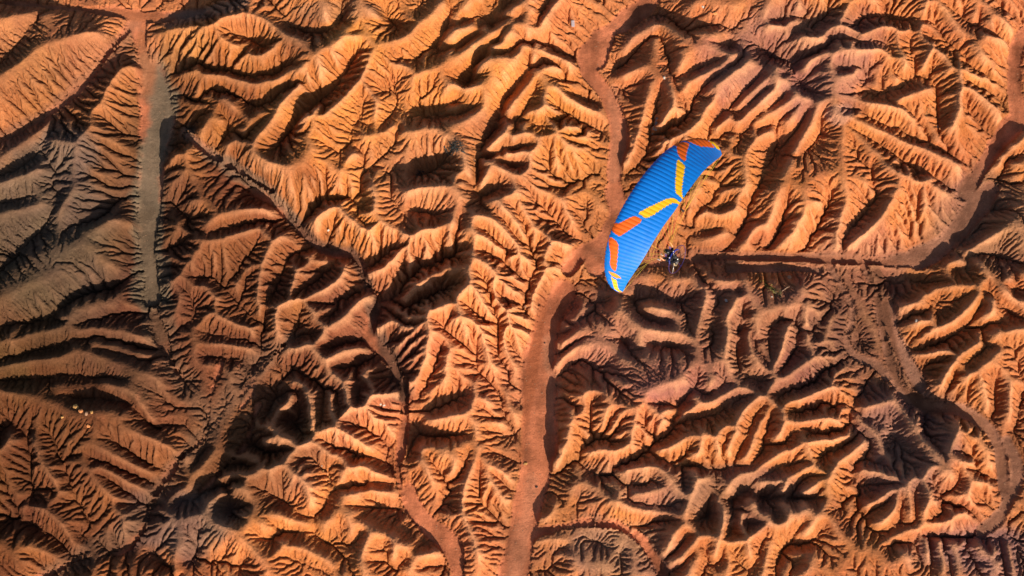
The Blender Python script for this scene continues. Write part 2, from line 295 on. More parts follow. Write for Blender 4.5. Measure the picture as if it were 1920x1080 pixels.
TRACE='''T 0 0
W 1.5 7 30,15 300,45 700,75 930,105 1152,70
W 0.5 9 780,100 800,270 810,420 900,560
W 0 21 860,420 900,620 880,780 850,940 850,1080
W 0 26 865,540 885,680 870,760
W 1.2 4 760,100 640,270 510,450 290,640 100,760 0,800
M 5.5 -30,450 80,370 220,250 400,225 450,180 600,180 700,90
V 1.4 0,390 120,230 190,120 280,60
M 5 -10,100 130,80 200,62 270,56
M 5 740,330 600,480 545,620 490,720 430,790 340,800 280,770
V 1 0,1000 120,920 250,830 290,740
R 1 0,900 120,800 280,680
R 1 0,1040 120,990 280,960
V 1 280,900 290,1080
R 1 430,830 480,900
R 1 560,700 700,800
V .8 560,640 680,760 760,790
R 1 850,200 1000,150 1152,130
V 1 900,390 1030,360 1152,330
V 1 820,290 900,380 1000,470 1060,540
R .8 1000,390 1080,420 1152,400
V 1 1110,600 1060,720 940,820
M 4.4 950,860 1060,830 1152,700
R 1 940,1040 1080,960
T 384 0
M 7 -30,130 30,120 110,95 200,105 340,90 400,150 500,200 545,260
M 5.6 100,220 150,230 260,320 340,310 400,250 410,180
V 2.6 170,180 280,225 340,285
V 1.8 0,400 90,385 200,440 400,430 500,370
M 5.5 0,398 60,395 180,430 250,455 400,440 500,390 525,370
V 1.6 -20,470 130,520 250,580 310,620 420,560 510,500
M 7.2 850,150 720,220 600,255 545,300 530,420 440,560 360,690 240,800 225,880 340,950 530,960 600,860 650,700 700,620 760,540 880,400 900,280 1050,220 1152,200
M 5.5 520,450 400,570 280,660 200,760 215,830
V 1 385,650 300,740 225,800
V 2.8 860,240 800,400 740,480 650,560 600,640 480,740 400,840 380,900
R .9 640,360 700,480
R .9 860,260 760,400
R 1.2 540,740 640,650
R .8 560,30 640,55 760,30
V 1.6 380,110 560,230 740,200 800,130 780,50
R 1 660,90 720,120 700,180
V 1.8 980,60 1060,180 1152,180
R 1.2 850,150 900,40 960,0
R 1 850,100 980,150
V 1.6 1110,410 1085,540 940,560 880,660 840,740 820,850 880,900
V 1.6 870,740 1000,720 1070,620 1152,560
R .6 930,550 1010,640 960,720
M 6 1200,720 1100,700 960,760 870,750
V 1.5 1152,960 1000,1010 900,930 800,980
R 1.3 1100,420 1152,430
V 1.2 1100,760 1040,900 980,1010
R .9 780,1000 860,900
V 1.2 640,830 790,900 800,1000
M 4.5 -100,870 0,650 60,640 120,690
M 4.5 200,780 110,800 105,850
V 1.2 100,620 150,740 110,790
R 1 120,570 180,640
W 1.6 5 -100,760 0,850 150,940 280,1010 380,1080
R 1 340,950 440,1040 500,1080
T 768 0
V 1.2 0,150 60,80 130,40 200,-30
M 7 -80,200 -20,190 60,120 150,60 230,-40
V 1.8 0,400 100,330 190,230 215,120 240,-20
M 7 205,210 260,90 320,40 400,-30
V 1.8 60,350 200,220 340,110 400,60 560,-20
M 6.8 195,290 330,145 440,130 540,60 600,-30
V 2 90,350 280,300 380,190 470,190 560,90 620,-10
M 7 0,440 120,370 290,320 350,240 450,210 530,140 610,60 640,-30
V 2.2 0,600 170,670 370,470 370,400 440,350 560,200 620,120
R 1.2 460,340 540,270 600,180
V 1.4 440,370 600,330 640,250
M 7 590,170 640,250 640,300 540,450 430,560 390,640 200,710 80,700 0,740 -80,730
V 2.4 670,340 640,450 560,540 520,600 520,680 450,790 400,900
R 1.4 380,450 460,380 540,390
R 1 210,560 400,540
V 1.2 200,580 150,570 180,640 260,640
V 2 10,600 60,690 240,680 400,640
M 6.6 700,290 710,450 600,530 530,610
V 1.3 715,490 640,680 600,700
M 6.4 780,530 720,600 630,690
V 1.6 800,740 650,700 520,710
R 1.3 790,640 700,700
M 6.5 700,-20 700,160 600,170
V 1.8 810,0 740,100 700,170 800,260 890,300 930,300
R 1.4 860,0 780,100 740,200
V 1 880,60 850,140 840,240
M 5.5 600,170 720,270 850,310 920,330
V 1.5 930,420 860,450 850,380 740,370 690,430
R 1 760,410 860,400
M 6.2 700,440 790,500 800,640 780,760 700,770 560,740
M 6.5 780,760 660,880 640,960 590,1010 560,1080
R 1.4 560,740 480,850 440,900
R 1.4 690,800 560,860 470,930
R 1.2 650,880 540,930 470,950
R 1.2 590,1010 500,970 440,930
V 2.6 680,850 540,870 420,920 400,890
V 2.4 640,970 500,930 420,930
R 1 420,940 440,1000 400,1080
V 2 370,930 400,1000 380,1080
R 1.6 200,860 320,930 350,1040 320,1080
V 2.6 0,970 80,1000 200,920 240,880
V 1.2 870,530 1060,545
V 1.2 820,590 900,640 1000,680 1090,720
R 1 800,510 960,600 1100,640
V 1.6 810,690 900,740 980,720
R 1 800,740 960,710 1040,740
V 1 760,780 770,950 860,1010 920,1010 1040,950
V 1.2 860,1010 860,1080
R 1 800,780 960,900
W 1 14 1330,20 1180,130 1010,260 980,330 1010,420 1100,520 1150,640 1180,720 1180,850 1150,960 1160,1080
T 1152 0
W 1 7 260,-30 240,10 190,80 90,140 0,190 -60,200
W 1 22 -70,220 -120,350
V 1 230,40 340,80 350,140 440,200 560,140 650,180 700,120 780,130
M 3.8 210,130 255,160 220,300 195,450 170,600 110,750 60,900
R .8 60,280 150,180 220,130
V .9 0,370 90,300 160,210
V 1.1 240,170 310,310 335,430 330,465
R .8 250,150 340,200 370,300 340,420
V .8 20,470 160,440
V .8 90,540 170,480
R .8 40,430 180,380
V 1.6 270,500 245,640 220,760 200,860 60,940
V 1.4 250,510 340,500 345,560 390,630 440,640 520,600
R 1 290,500 330,560 320,620 250,700
V 1 250,760 330,700 420,700 480,640
R .8 230,820 400,760
M 5.5 600,285 430,290 370,400
V 1.4 600,350 500,400 360,440
M 6.2 740,300 590,370 430,460 370,510
V 1.7 745,325 620,440 520,510 430,560 350,610
R 1 740,370 640,440 520,540
M 6.2 800,380 700,470 560,560 480,700 430,770
V 1.8 840,410 720,520 660,630 580,640 540,720 500,770
M 6.2 890,400 800,490 690,600 590,720
V 1.8 930,430 870,520 770,570 660,670 640,740
M 6.2 980,450 880,540 740,640 660,740
V 1.8 1000,510 880,600 780,690 740,720
M 5.8 1030,560 900,620 770,720
V 1.8 1030,620 920,670 800,740 680,770 520,770 440,800
M 5.6 1090,550 1020,640 930,720 850,750 750,820 740,950 760,1080
V 1.8 950,700 850,860 850,960 780,1080
R 1 900,420 870,560 830,600
V 1.8 1110,590 1040,690 980,870 900,960 830,1050
M 5.8 1152,570 1100,700 1060,760 980,900 930,1000
V 1.6 1170,620 1150,760 1050,870 1000,900
M 6.5 600,285 680,310 760,300 780,370 900,400 990,460 1030,550 1152,560
V 1.8 630,210 640,280 700,250
V 2.4 820,170 840,280 900,330 1000,330 1030,400 1050,520 1130,540
R 1.2 820,190 1000,220 1080,260 1170,300
R 1.2 830,140 880,60 930,0
R 1.2 980,150 1060,60 1152,30
V 1.5 860,140 1000,130 1090,60
V 1.5 840,210 960,230 1100,190 1200,100
V 1.5 990,320 1100,340 1180,290
V 1.4 1050,430 1152,360
R 1 1060,400 1170,340
V .7 430,110 500,80
R .8 400,60 500,40 600,90 700,70
R .8 330,260 430,220 560,230
V .8 620,880 700,840 760,800
V 1 600,870 540,980 620,1050 700,1040
T 1536 0
M 6.5 1,560 40,570 90,640 130,650
M 6 130,650 40,540 50,400 40,250 40,130 130,60 280,20 350,-10
M 6 130,650 260,590 450,560 560,500 640,490
V 1.5 210,590 300,580 400,520 540,450
M 5.6 140,660 230,690 400,760 560,800 700,850 820,930
V 1.5 160,660 240,630 300,690 400,725 520,700
R 1.3 250,620 400,640 520,690
V 1.2 360,600 460,620 520,690 640,760 700,800
V 1.6 450,790 600,810 720,850 800,880 830,960
V 1.5 210,760 320,800 400,850 490,930 620,980 740,1050
M 5.2 150,690 300,850 450,900 600,1000 720,1080
M 5.4 130,650 130,900 130,1080
V 1.6 350,900 430,960 560,1010 640,990
R 1 350,960 520,1010 620,1020
V 1.2 290,1080 290,960 230,940
V .8 180,800 220,940 280,1050
M 5.8 600,-20 590,130 540,155 450,190 430,290 460,430
M 5.5 600,0 700,30 780,180 900,300 1000,420
V 1.4 640,100 720,200 850,340 930,430 1020,480
M 5.5 545,160 640,240 760,310 850,370
V 1.4 580,200 680,280 800,340
M 5.8 850,370 700,420 760,440 860,500 1110,650
R 1.4 760,430 780,560 740,700 690,780
R 1.3 700,420 640,320 620,260
V 1.3 720,350 850,380 1000,470 1060,600
V 1.3 790,600 900,660 1000,720
V 1 820,470 920,530 1040,590
V 2 360,0 360,90 440,130 500,100 580,130
V 1.3 360,90 210,100 200,190 180,240 30,260
V 1.3 60,300 180,290 310,240 390,280 400,420 470,470 560,440 650,480 660,560 680,700 690,790 800,860 830,960
V 1.2 170,380 250,390 340,340
V 1.6 80,400 220,470 400,470
V 1.4 180,520 240,540 300,480
R .8 60,500 200,440
R 1.1 60,215 200,215
R 1.1 60,310 140,290 200,300
R 1.1 60,380 240,370 330,320 390,370
R 1 240,250 340,200 400,170 420,190
V 1.2 540,170 500,220 500,320 560,430
V 1.1 660,390 560,430
R .9 610,250 570,400
R .9 450,430 470,340
W 0.8 15 1160,190 1110,260 1090,420 1110,580 1150,680 1090,700 1000,800 900,960 820,1080
M 4.5 620,-20 750,10 900,100 1060,230
V 1.3 740,60 860,120 960,190 1080,235
M 4.5 860,-20 1000,60 1100,150
R 1 900,220 1060,240
V 1 1000,20 1080,60
M 3.5 1170,720 1060,820 1000,900
R 1 1170,900 1000,920
V 1 1152,850 1060,890 1000,1080
T 0 360
W -0.1 17 850,0 840,150 830,300 850,450 860,600
W .4 6 870,680 900,800 960,950 1050,1080
V 1.5 330,0 280,140 150,280 0,480
M 4.5 -20,115 150,85 280,60
V 1 -30,80 120,40 220,20
M 4.6 -20,560 150,370 300,320 400,290 470,220 560,210 600,160 720,150
V .9 300,260 440,180 540,170 640,20
R 1 330,130 400,20 480,-20
R 1 460,300 560,350 680,460
V 1.3 710,180 700,460 570,560 440,570 340,700 150,740 0,760
R .8 0,640 170,560 440,470
R .8 350,720 400,640 520,590 780,560
R .8 440,740 620,660 780,640
V .7 470,740 600,670 790,660
M 4.4 100,800 250,760 400,800 560,780 700,790 850,810
M 4.4 430,820 560,850 740,880 860,940
M 5.2 -30,980 100,940 350,930 440,850 560,920 760,970 890,1060
V 1.2 430,825 300,890 100,920 0,970
V 1.2 440,830 600,815 850,890
V 1.2 480,870 640,900 860,960
V 1.4 -30,1070 100,1070 300,1040 400,1020 600,1060 700,1090
R 1.2 90,790 100,900
M 4 940,500 1060,450 1080,400 1100,260
R 1 950,700 1010,600 1080,540
V 1 1100,700 1060,560 1000,520
R 1 1110,780 1090,900 1110,980
R .8 960,200 1010,160
V .8 960,300 1060,220
R 1.2 1050,60 1152,70
V 1 940,10 1040,100 1060,210
T 384 360
W 0.3 6 280,0 420,90 500,180 600,280 700,360 830,340 890,420 900,500 980,590 970,680 930,740 930,850 1040,930 1080,1000 1090,1080
V 1.4 520,160 640,80 740,-20
M 4.8 0,180 70,155 150,115 260,90 370,70
V 1.4 0,230 150,200 330,140
M 4.8 -60,265 50,250 200,210 290,190 320,220
V 1.4 320,230 250,330 190,420 160,540
M 4.6 440,230 350,330 320,450 260,580 300,660
V 1.2 220,420 250,600 300,680
V 1.6 -100,460 0,470 130,570 200,660 310,750
V 1.6 480,290 410,500 350,640 310,760 290,900 200,1060
R 1 0,500 100,600
R 1 -30,680 100,730 280,780
R 1 -30,860 120,850 280,900
R 1.2 -20,940 120,980 190,1080
V 1 -30,780 120,800 280,830
V 1 0,910 260,930
M 6.5 600,140 700,80 760,110 830,170 910,250 1000,195 1060,225 1152,220
V 1.2 740,130 700,220 670,300
V 2 910,-20 880,150 910,220
V 1.2 780,90 890,160
R 1 920,0 960,80 940,160
V 1.6 1040,30 1090,110 1152,200
V 1.7 920,410 1000,350 1080,300 1100,240
M 4.8 920,440 1000,400 1070,350 1150,240
V 2.2 1180,430 1110,560 1040,590 990,590
M 4.6 500,540 500,380
R 1 550,330 640,330 700,380
V 1.2 500,410 560,310 600,290
V 1.4 520,560 640,470 720,400
M 5.2 390,640 500,575 580,580 760,480 780,380
V 1.6 590,625 700,600 830,580 890,520
M 5.2 580,580 590,650 640,700 690,760 610,840 640,900 690,960 760,1060
M 4.8 690,760 800,690 880,580 940,560
V 1.4 650,720 740,690 820,600
V 1.4 640,860 670,910 780,840 910,810
R 1.2 690,960 850,870 930,890
V 1.2 720,1000 860,960 930,900
V 1.4 480,850 600,820 640,770
V 1.2 480,860 490,760 570,650
R 1.1 480,640 390,640 390,780 460,850
W 1.4 3 450,870 390,920 280,1040 200,1150
V 1.4 400,990 520,970 560,1040 700,1100
R 1 470,880 600,860
M 4.2 960,760 1040,710 1152,740
R 1.2 1060,880 1100,790 1140,740
V 1.2 950,820 1040,800 1080,830
R 1 880,1060 940,960
T 768 360
M 8.5 -100,210 0,220 80,190 200,210 320,100 450,90 560,10 640,-30
M 9 330,100 350,250 340,370 330,540 240,600 100,700 60,720
V 2 0,450 120,400 220,380 335,335
V 1.2 220,210 160,330 100,400
V 1.2 330,150 240,320
M 5.6 -20,500 130,440 240,395 330,385
V 2.2 -20,650 60,600 200,570 310,540
R 1.2 -20,600 100,550
R 1.2 -20,60 130,40 240,30 300,90
V 2 -20,120 120,130 180,200
V 2 330,-20 380,60 520,10
V 1.6 350,135 500,160 560,220 680,340 690,450 660,560 655,680 620,720 670,780
V 1.2 540,90 640,170 655,280
R 1.2 480,100 560,190 640,280
M 6.2 600,20 690,180 760,230 860,270 935,280
R 1.3 360,190 520,230 680,400
V 1.2 400,240 480,310 620,420
V 1.3 370,350 530,390 660,440
R 1.3 350,290 500,360 640,420
M 4.4 760,230 740,350 770,440 710,560 650,700 670,780
V 1 740,250 710,360 690,430
M 4.4 940,290 860,400 800,480 775,600 690,780
V 1.3 350,460 440,510 460,640 490,750 560,790 590,880 630,940
V 1.3 460,470 560,600 640,670
R 1.3 430,430 560,600 620,720
R 1.3 340,420 450,480 480,600 520,740 640,900
V 1.2 500,590 600,610
R 1.3 320,560 420,650 480,740
V 1.4 290,640 400,715 490,750
V 1.4 260,620 265,750 240,810 300,860 380,850 410,930 350,970 350,1050 480,1080
R 1.3 280,680 260,800 340,850
R 1.3 300,720 420,790 430,900 520,1000
V 1.2 490,750 500,860 490,920 550,1000 540,1080
R 1.2 520,780 560,900 620,1000
R 1.6 110,700 140,850 110,1050
V 1.5 150,740 240,820
V 1.4 100,1080 150,940 220,880
R 1.2 220,900 180,1000 200,1080
V 1 300,900 350,1000
W .8 14 1160,230 1100,280 950,350 880,450
W .4 22 860,560 790,720 740,850 720,1000 720,1080
W .8 20 1152,0 1180,120 1130,230 1050,420
V 1.5 640,50 760,90 840,120
V 1.5 710,170 820,140 880,220 945,245
V .9 880,80 950,140 970,220
R .9 850,50 900,110 940,180
R .8 1050,20 1110,100
V .8 980,100 1000,20
M 2.5 880,760 960,620 1000,610
V .8 910,640 940,600 1050,590 1180,640
M 3.2 850,860 960,740 1060,730 1170,800
V .8 860,800 960,690 1100,680
V .8 830,900 980,810
M 3.4 830,960 960,880 1060,860 1160,860
V 1.6 830,1010 920,900 990,910 1050,1000 1060,1080
V 1.2 1152,930 1080,1050
T 1152 360
W .8 8 130,392 400,385 640,365 900,372 1152,375
W 1.3 7 650,430 900,425 1152,440
M 2.4 160,480 270,510 400,490 460,480 520,520
V .8 60,560 180,480 330,500
M 4.2 520,510 600,500 680,500
V 1.2 540,530 620,620 560,650
M 4.4 510,520 520,580 480,680 460,800 430,880 330,930 200,900 100,950 -20,940
V 1.8 450,560 430,610 330,600 200,580 130,640
V 1 440,600 460,660 410,740 430,790
V 1.6 60,560 110,580 120,660 280,750 320,690
R 1.4 10,620 80,740 180,780 330,830 430,850
R 1 180,650 330,690
R 1.2 20,600 0,700
V 1.6 20,780 90,850 100,930
V 1.6 180,860 250,840 400,890
R 1 60,740 160,880
V 2 690,500 695,580 730,660 740,770 680,860 680,960 720,1050
V 1.4 650,610 560,650 530,740 580,800 550,860
V 1.2 660,780 660,740 730,740
R 1.4 700,600 620,700 640,800 640,900 660,1030
M 4.6 720,480 740,600 790,720 820,850 870,960 880,1050 860,1140
M 4.4 1070,540 1020,660 900,700 820,680
V 1.6 760,780 800,900 860,980
R 1.2 740,800 760,900 820,980
V 1.6 1000,710 1045,730 1050,800 1000,940 900,1010
V 1.4 1000,710 870,740 880,850 890,940
R 1.4 980,760 930,880 890,1000
V 1.2 1060,650 1100,720 1140,760 1110,820
R 1 1090,620 1070,750 1060,850
V 1.4 720,1050 840,1060
M 4.8 430,880 530,980 650,1010 860,1140
M 4.6 860,1120 1000,980 1152,920
V 1.4 780,0 740,170 640,270 630,345
V 1.3 860,130 830,220 750,290
V 1.4 970,130 940,240 850,330
V 1.3 1160,170 1080,270 1000,330
R 1.2 900,0 880,120 800,250 700,320
R 1.2 1060,0 1000,160 930,310
R 1.2 1152,80 1040,240 980,320
V 1 510,70 600,100 640,70 650,20
V .9 460,200 620,200 690,180
V .8 400,170 560,140
R .8 460,140 700,120
R .7 500,260 640,230
R 1 420,60 480,-20
T 1536 360
W .9 8 0,380 150,385 330,400 560,370
W .8 16 560,370 700,300 780,210 890,80 960,-20
W .8 8 250,430 320,560 345,760 390,930 440,1080
W .8 11 380,640 420,820 480,950 560,1080
W .8 8 60,430 130,540 200,690 140,840 200,930 330,970 390,1050
M 5.6 420,-20 350,130 230,270 150,330
V 1.6 310,0 300,100 250,170 150,210 135,330
M 4.8 150,0 120,200 110,310
V 1 0,160 60,60 90,0
R .8 190,560 280,700 320,850
V .7 200,640 220,720 300,830
V .7 180,880 220,800
M 2.6 60,700 80,880
V .7 0,600 60,640 100,560
M 3 1170,50 1060,130 960,260 850,330
V .8 980,160 880,240 800,270
V .8 1060,80 960,60
M 3.7 1170,440 1050,500 880,530 720,510 570,560 520,620 420,660
V 1.3 400,430 440,500 560,460 620,530 700,500
V 1.8 680,380 850,440 860,340 1000,310 1152,400
R 1 700,390 820,400
R 1.2 860,380 960,480
R 1.2 1060,150 1100,240 1170,340
V 1.2 380,700 450,715 560,720 680,690 860,560
V 1.2 700,540 640,680 560,710
V .9 440,600 540,570
M 4.4 930,540 830,700 700,790 560,760
V 1.7 920,560 900,650 830,740 760,800 700,840 580,880
R 1.2 940,720 960,600
V 1.7 1170,720 1050,620 950,570
M 4.5 1030,760 940,830 740,960 700,1080
V 1.6 1160,730 1050,735 860,750 740,840
V 1.2 960,800 900,900 780,1000
V 1.6 1030,800 1000,880 880,930 730,1080
M 5 1170,760 1050,770 1030,880 880,960 820,1040
V 1.4 1090,820 1130,950 1140,1080
V 1.2 1110,450 1100,620
V .7 480,780 640,760
V .7 500,850 620,820
V .7 560,940 700,930
V .7 560,970 660,1010
R 1 720,880 560,920
R 1 640,700 500,740
R 1.2 1000,560 1152,660
T 0 720
M 5.8 -30,10 100,50 250,80 400,120 440,250 620,260 760,270 900,310 1010,390
V 1.3 300,80 500,110 770,100 900,250 1000,350 1040,370
V 1.3 890,-20 900,150 950,290 1030,380
R 1.1 600,0 760,60 860,200
V .8 340,20 500,20 680,50
R 1 500,160 760,180
V 1.6 -20,290 80,210 150,300 200,270
V 1.7 150,310 170,450 160,640 150,800 280,850 380,960
R 1.2 -20,420 90,340 80,290
R 1.4 210,320 250,440 370,600
M 5 440,250 455,400 480,470 620,600 720,760 700,880
V 1.7 250,240 340,440 350,560 420,660 500,760 530,830
V 1 440,390 350,460
V 1.3 480,400 700,490 820,540 900,560
V 1.3 560,500 640,560 850,690
V 1.2 620,650 760,700 840,760
R 1.1 520,380 720,440 860,520
R 1.1 560,460 760,560 860,640
V .9 640,300 740,400 860,470
V .9 180,490 360,620
V .9 0,510 130,620
V .9 0,620 130,680
R 1.2 170,690 280,740 400,830 400,920
V 1.2 400,820 480,880
R 1.4 -20,860 60,900 120,1000 200,1090
R 1 120,860 260,900 340,980
V 1.2 0,800 60,740 130,760
W .9 4 1152,310 1010,430 880,600 850,750 760,880 680,960 500,960 380,1020 230,1090
M 3 430,1090 560,990 660,1000 760,1050 1000,1060
M 3 870,770 1000,850 1100,830 1170,780
V 1.5 830,910 880,1010 960,1030 1040,960
R 1 1020,920 970,1040
R 1 880,720 1130,720
R 1 1000,620 1120,560
V .8 980,660 1150,640
V 1.3 1060,1040 1100,900 1152,960
T 384 720
W 1.3 3 130,-200 50,0 20,150 30,250 -20,330
W 1.3 2 180,-120 300,-10 200,150 0,320
W 1.1 2 300,120 250,330 120,480 -60,640
M 7.2 900,40 880,110 760,180 640,270 520,340 500,420 340,490
M 6 340,490 280,560 200,600 240,650
M 4.8 240,650 230,720 80,790 -10,750
R 1.6 340,490 260,420 150,400
R 1.6 280,560 180,500 60,520
R 1.4 500,420 420,345 330,340
R 1.2 120,600 30,640 -60,680
V 1 300,460 200,450 100,460
V 1 230,540 120,560 0,600
R 1.2 60,300 -20,440 -120,540
V .8 0,340 -80,460
M 6.6 900,40 1000,50 1080,30 1130,-40
R 2 300,200 420,250 520,330
V 1.6 260,330 400,400 500,380
V 2.4 450,30 440,200 560,310
R 1.4 520,0 600,120 590,260
V 2.4 520,20 540,160 580,270
V 2.2 690,40 670,180 640,240
V 2.2 750,50 750,160
V 2.2 880,0 870,90
R 1.4 800,-20 800,120
R 1.4 700,60 720,180
R 1.4 420,180 480,60
V 1.5 330,200 380,80 380,0
R 1.4 200,600 260,500 330,470
R 1.4 30,620 20,740
V 2 120,640 140,740 200,680
R 1 140,520 180,600
M 5.6 230,720 350,830 500,900 620,940 780,1050
M 5.2 250,640 400,720 560,775
V 1.6 270,560 400,640 540,740 600,790 640,850 740,960 780,1060
V 1.6 330,870 480,860 600,800
V 1.2 430,520 520,660 560,740
V 1.2 510,600 620,720
R 1.1 480,520 560,620 600,700
V 1.6 520,425 620,440 680,500 715,520 700,660 610,780
V 1 560,380 640,420
M 5 600,290 720,420 760,500 770,600 700,760 650,800
R 1.1 590,480 640,600 620,700
V 1.4 640,290 760,340 870,410 1000,420 1060,480 1090,560
R 1.2 700,300 800,340
R 1.2 760,230 860,350 930,390
V 1.3 700,440 860,480 920,550 1080,540
R 1.3 740,420 880,520 1060,520
R 1.2 880,430 1000,510
V 1.3 770,210 900,250 1000,270 1060,350
R 1.2 860,150 980,230 1060,300
W 1.2 7 1120,0 1130,180 1110,350 1080,470 1100,600 1152,700
R 1.2 800,600 960,600 1080,620
V 1.3 800,580 900,590 1000,680 1110,680
M 5 780,580 830,720 940,810 1050,840 1152,920 1200,960
V 1.2 860,700 960,740 1100,800 1170,860
V 1.2 840,770 780,850 820,960 830,1080
V 1.2 900,830 830,950
R 1.2 840,740 820,840
R 1.3 930,830 900,960 920,1080
V 1.2 1020,880 1030,1080
V 1 940,920 1010,950
V 1 930,990 1010,1020
V 1.2 1152,940 1040,1070
R 1.2 1080,870 1060,980
R 1.3 80,790 170,800 200,900 350,1000 380,1080
V 1.2 150,960 0,1000
V 1.2 250,970 170,1080
V 1 480,980 640,1030 760,1060
T 768 720
M 5 380,-20 340,30 370,200 400,320 340,500 300,570 290,650 320,800 400,960
M 4.4 400,320 440,480 570,700
V 1.2 390,400 390,500 385,640 370,730 430,830 430,960
V 1 430,560 460,640 560,710
V 1.3 330,270 260,300 140,290 110,250 60,240 20,300 0,440
V 1 120,160 230,125 330,130
V 1.4 120,150 250,80 330,60 350,0
R 1 100,220 220,190 340,170
M 4.2 20,440 60,340 150,335 250,320 370,290
V 1.2 180,700 250,640 220,560 300,480 360,380
V 1 170,560 170,480 220,510 240,470
R 1 60,340 90,430 130,560
R 1 200,340 200,450
R 1 250,400 240,500
V .8 100,360 100,430 130,480
V 1.2 430,-20 490,50 520,85 600,80 650,120
V 1 470,50 540,160 580,240 640,280
V 1 420,270 600,275
R 1 540,60 600,200
R 1 430,90 540,230
V .8 380,130 500,140
V .8 380,180 540,190
R 1 460,460 600,540
V .7 440,370 600,440
V .7 460,480 590,620
W .4 27 725,-20 735,180 725,360
W .2 22 720,330 705,500 670,680 620,850 585,1080
W .8 13 0,600 30,700 110,800 230,870 270,1000 270,1080
R .8 210,760 260,780
V 1 0,680 60,790 140,850
M 3.8 0,1040 100,960 200,920
V 1 50,1000 130,990 210,1020
V 1 0,940 120,900
M 4.6 1050,30 940,50 890,180 830,400 820,430
V 1.2 1060,60 1020,130 1020,300
R 1 1080,60 1080,180
V .8 830,420 920,330 970,220
V .8 900,100 1000,160
V 1.4 980,390 1020,330 1080,300 1152,350
V 1.4 1170,500 1060,520 1020,480 1000,420 900,420 800,480 780,620 730,720
R 1 1000,390 1060,360 1160,390
M 2.6 740,760 880,600 1000,540 1100,600 1170,620
V .7 830,680 900,560
V .7 930,700 980,580
W 1 7 710,835 850,800 1000,775 1152,790
M 2.2 690,880 860,870 960,940 1100,990 1152,1000
V .7 740,900 860,900 950,910
V .7 1000,860 1080,900 1152,930
R .7 900,960 940,1060
V .7 860,1000 700,1060
T 1152 720
M 6 865,60 780,40 700,5 600,80 520,125 400,140 360,190
V 1.7 760,60 640,130 560,185 360,210
R 1.3 430,90 500,60 560,0
V 1.3 430,70 520,50 640,0
M 6 850,70 760,95 620,230 420,255 310,330 220,385
V 2 440,0 420,70 350,150 330,230 290,300 200,380 100,430 0,480
R 1.4 400,0 240,50 130,70
R 1.2 250,80 310,160 280,260
V 1.2 270,100 350,170
V 1.8 850,110 770,230 710,330 640,470
V 1.8 900,120 860,230 840,320 850,380 780,460 640,475 520,490 350,460 200,400
V 1.4 480,290 450,370 400,430
V 1.4 620,290 560,380 515,460
R 1.4 480,260 440,420
R 1.4 620,240 590,330 550,400
R 1.4 700,170 700,280 640,400
M 5.6 870,90 800,280 730,440
M 5.8 870,70 950,130 1010,200 1030,320
V 1.3 1030,260 940,340 860,360
R 1.2 920,150 900,330
M 5.6 1030,330 920,400 850,430 800,480 680,510 640,640
M 5.8 1030,320 1070,400 1075,470 1152,540
V 1.7 1050,450 920,470 780,560
M 5.4 1075,480 1000,510 920,520 800,570
V 2.4 1140,650 1000,650 920,660 780,580 680,640 610,660 550,570
M 6.4 1170,740 1050,770 860,790 740,840 640,890 560,860 470,860 390,770 400,680 450,580 520,510
V 2.2 560,620 520,720 450,800
V 2.2 560,630 540,800
V 2.4 640,860 670,740 680,660
V 2.2 680,740 720,790 800,800
R 1.6 855,790 800,700 740,640
R 1.6 600,860 580,700 570,650
R 1.4 930,770 930,690
V 2 890,770 900,670
R 1.4 1080,730 1010,690
R 1.2 700,820 700,740
V 2 830,720 780,600
V 1.4 940,640 1060,560 1100,530
R 1.2 940,620 980,560
R 1.2 1040,640 1110,560
M 4.6 390,670 270,580 170,620 80,620 20,590
V 1.4 60,580 80,650 130,690 350,690
M 5 390,760 300,740 200,720 100,690 0,650
V 1.2 60,770 170,790 200,740 320,765
V 1.3 80,460 100,590 150,600
V 1.3 200,430 200,520 240,570
R 1.2 60,480 170,470 260,500 380,640
V 1.4 370,480 370,560 390,610
R 1.2 440,480 430,560
V 1.2 130,300 100,340 180,330
R 1 110,240 100,390
W 1.2 8 0,790 130,850 230,980 280,1090
R .8 330,850 280,940
M 5.6 400,790 330,860 290,950
V 1.4 440,840 320,970
R 1.3 460,880 380,970 310,1030
V 1.5 465,900 400,980 310,1060
M 5.6 480,860 470,980 400,1080
V 1.2 520,890 510,1010 480,1080
R 1.2 560,870 560,960 540,1020
V 1.4 630,930 590,980 520,1040
M 5.6 640,890 650,960 620,1070
V 1.2 660,950 760,1070
R 1.2 740,850 750,980
V 1.4 850,840 790,980 760,1080
M 5.8 865,800 860,960 820,1080
V 1.6 1040,800 980,880 950,920 900,1080
R 1.3 1130,760 1040,860
V 1.6 1160,800 1090,880 980,930
M 4.8 1170,930 1060,950 980,970 940,1060
V 1.2 1030,990 960,1080
R 1.1 1100,960 1020,1070
M 5.8 1030,320 1020,215 1152,170
V 1.2 1050,270 1152,290
R 1.2 1040,320 1152,330
V 1.5 960,130 1060,180 1152,120
M 5.4 950,110 1080,50 1152,20
V 1.5 880,90 1000,60 1152,-10
V .7 20,1000 60,900
R .7 40,880 100,940 120,1060
T 1536 720
V 1.2 0,110 120,120
V 1.2 0,290 100,270 160,240
V 1.2 0,420 60,390 210,310
R 1.1 0,330 150,300
R 1.1 0,200 100,220
R 1.1 0,40 100,20
V 1.2 280,0 180,140 200,240 290,290 290,360 240,410 180,480 180,680 250,730 250,790 340,820 350,920
R 1.1 60,440 160,390 250,330
M 5.4 -10,540 20,700 80,790 110,850 250,880 420,1010 520,1020
R 1.2 20,570 100,460
V 1.1 60,740 130,690 180,680
V 1 130,800 220,740
M 3.6 420,60 450,100 250,120 220,200 310,280 340,340 460,470 560,490
M 5.4 560,490 640,470 700,400 720,370 800,210
V 1.2 240,170 330,190 420,180
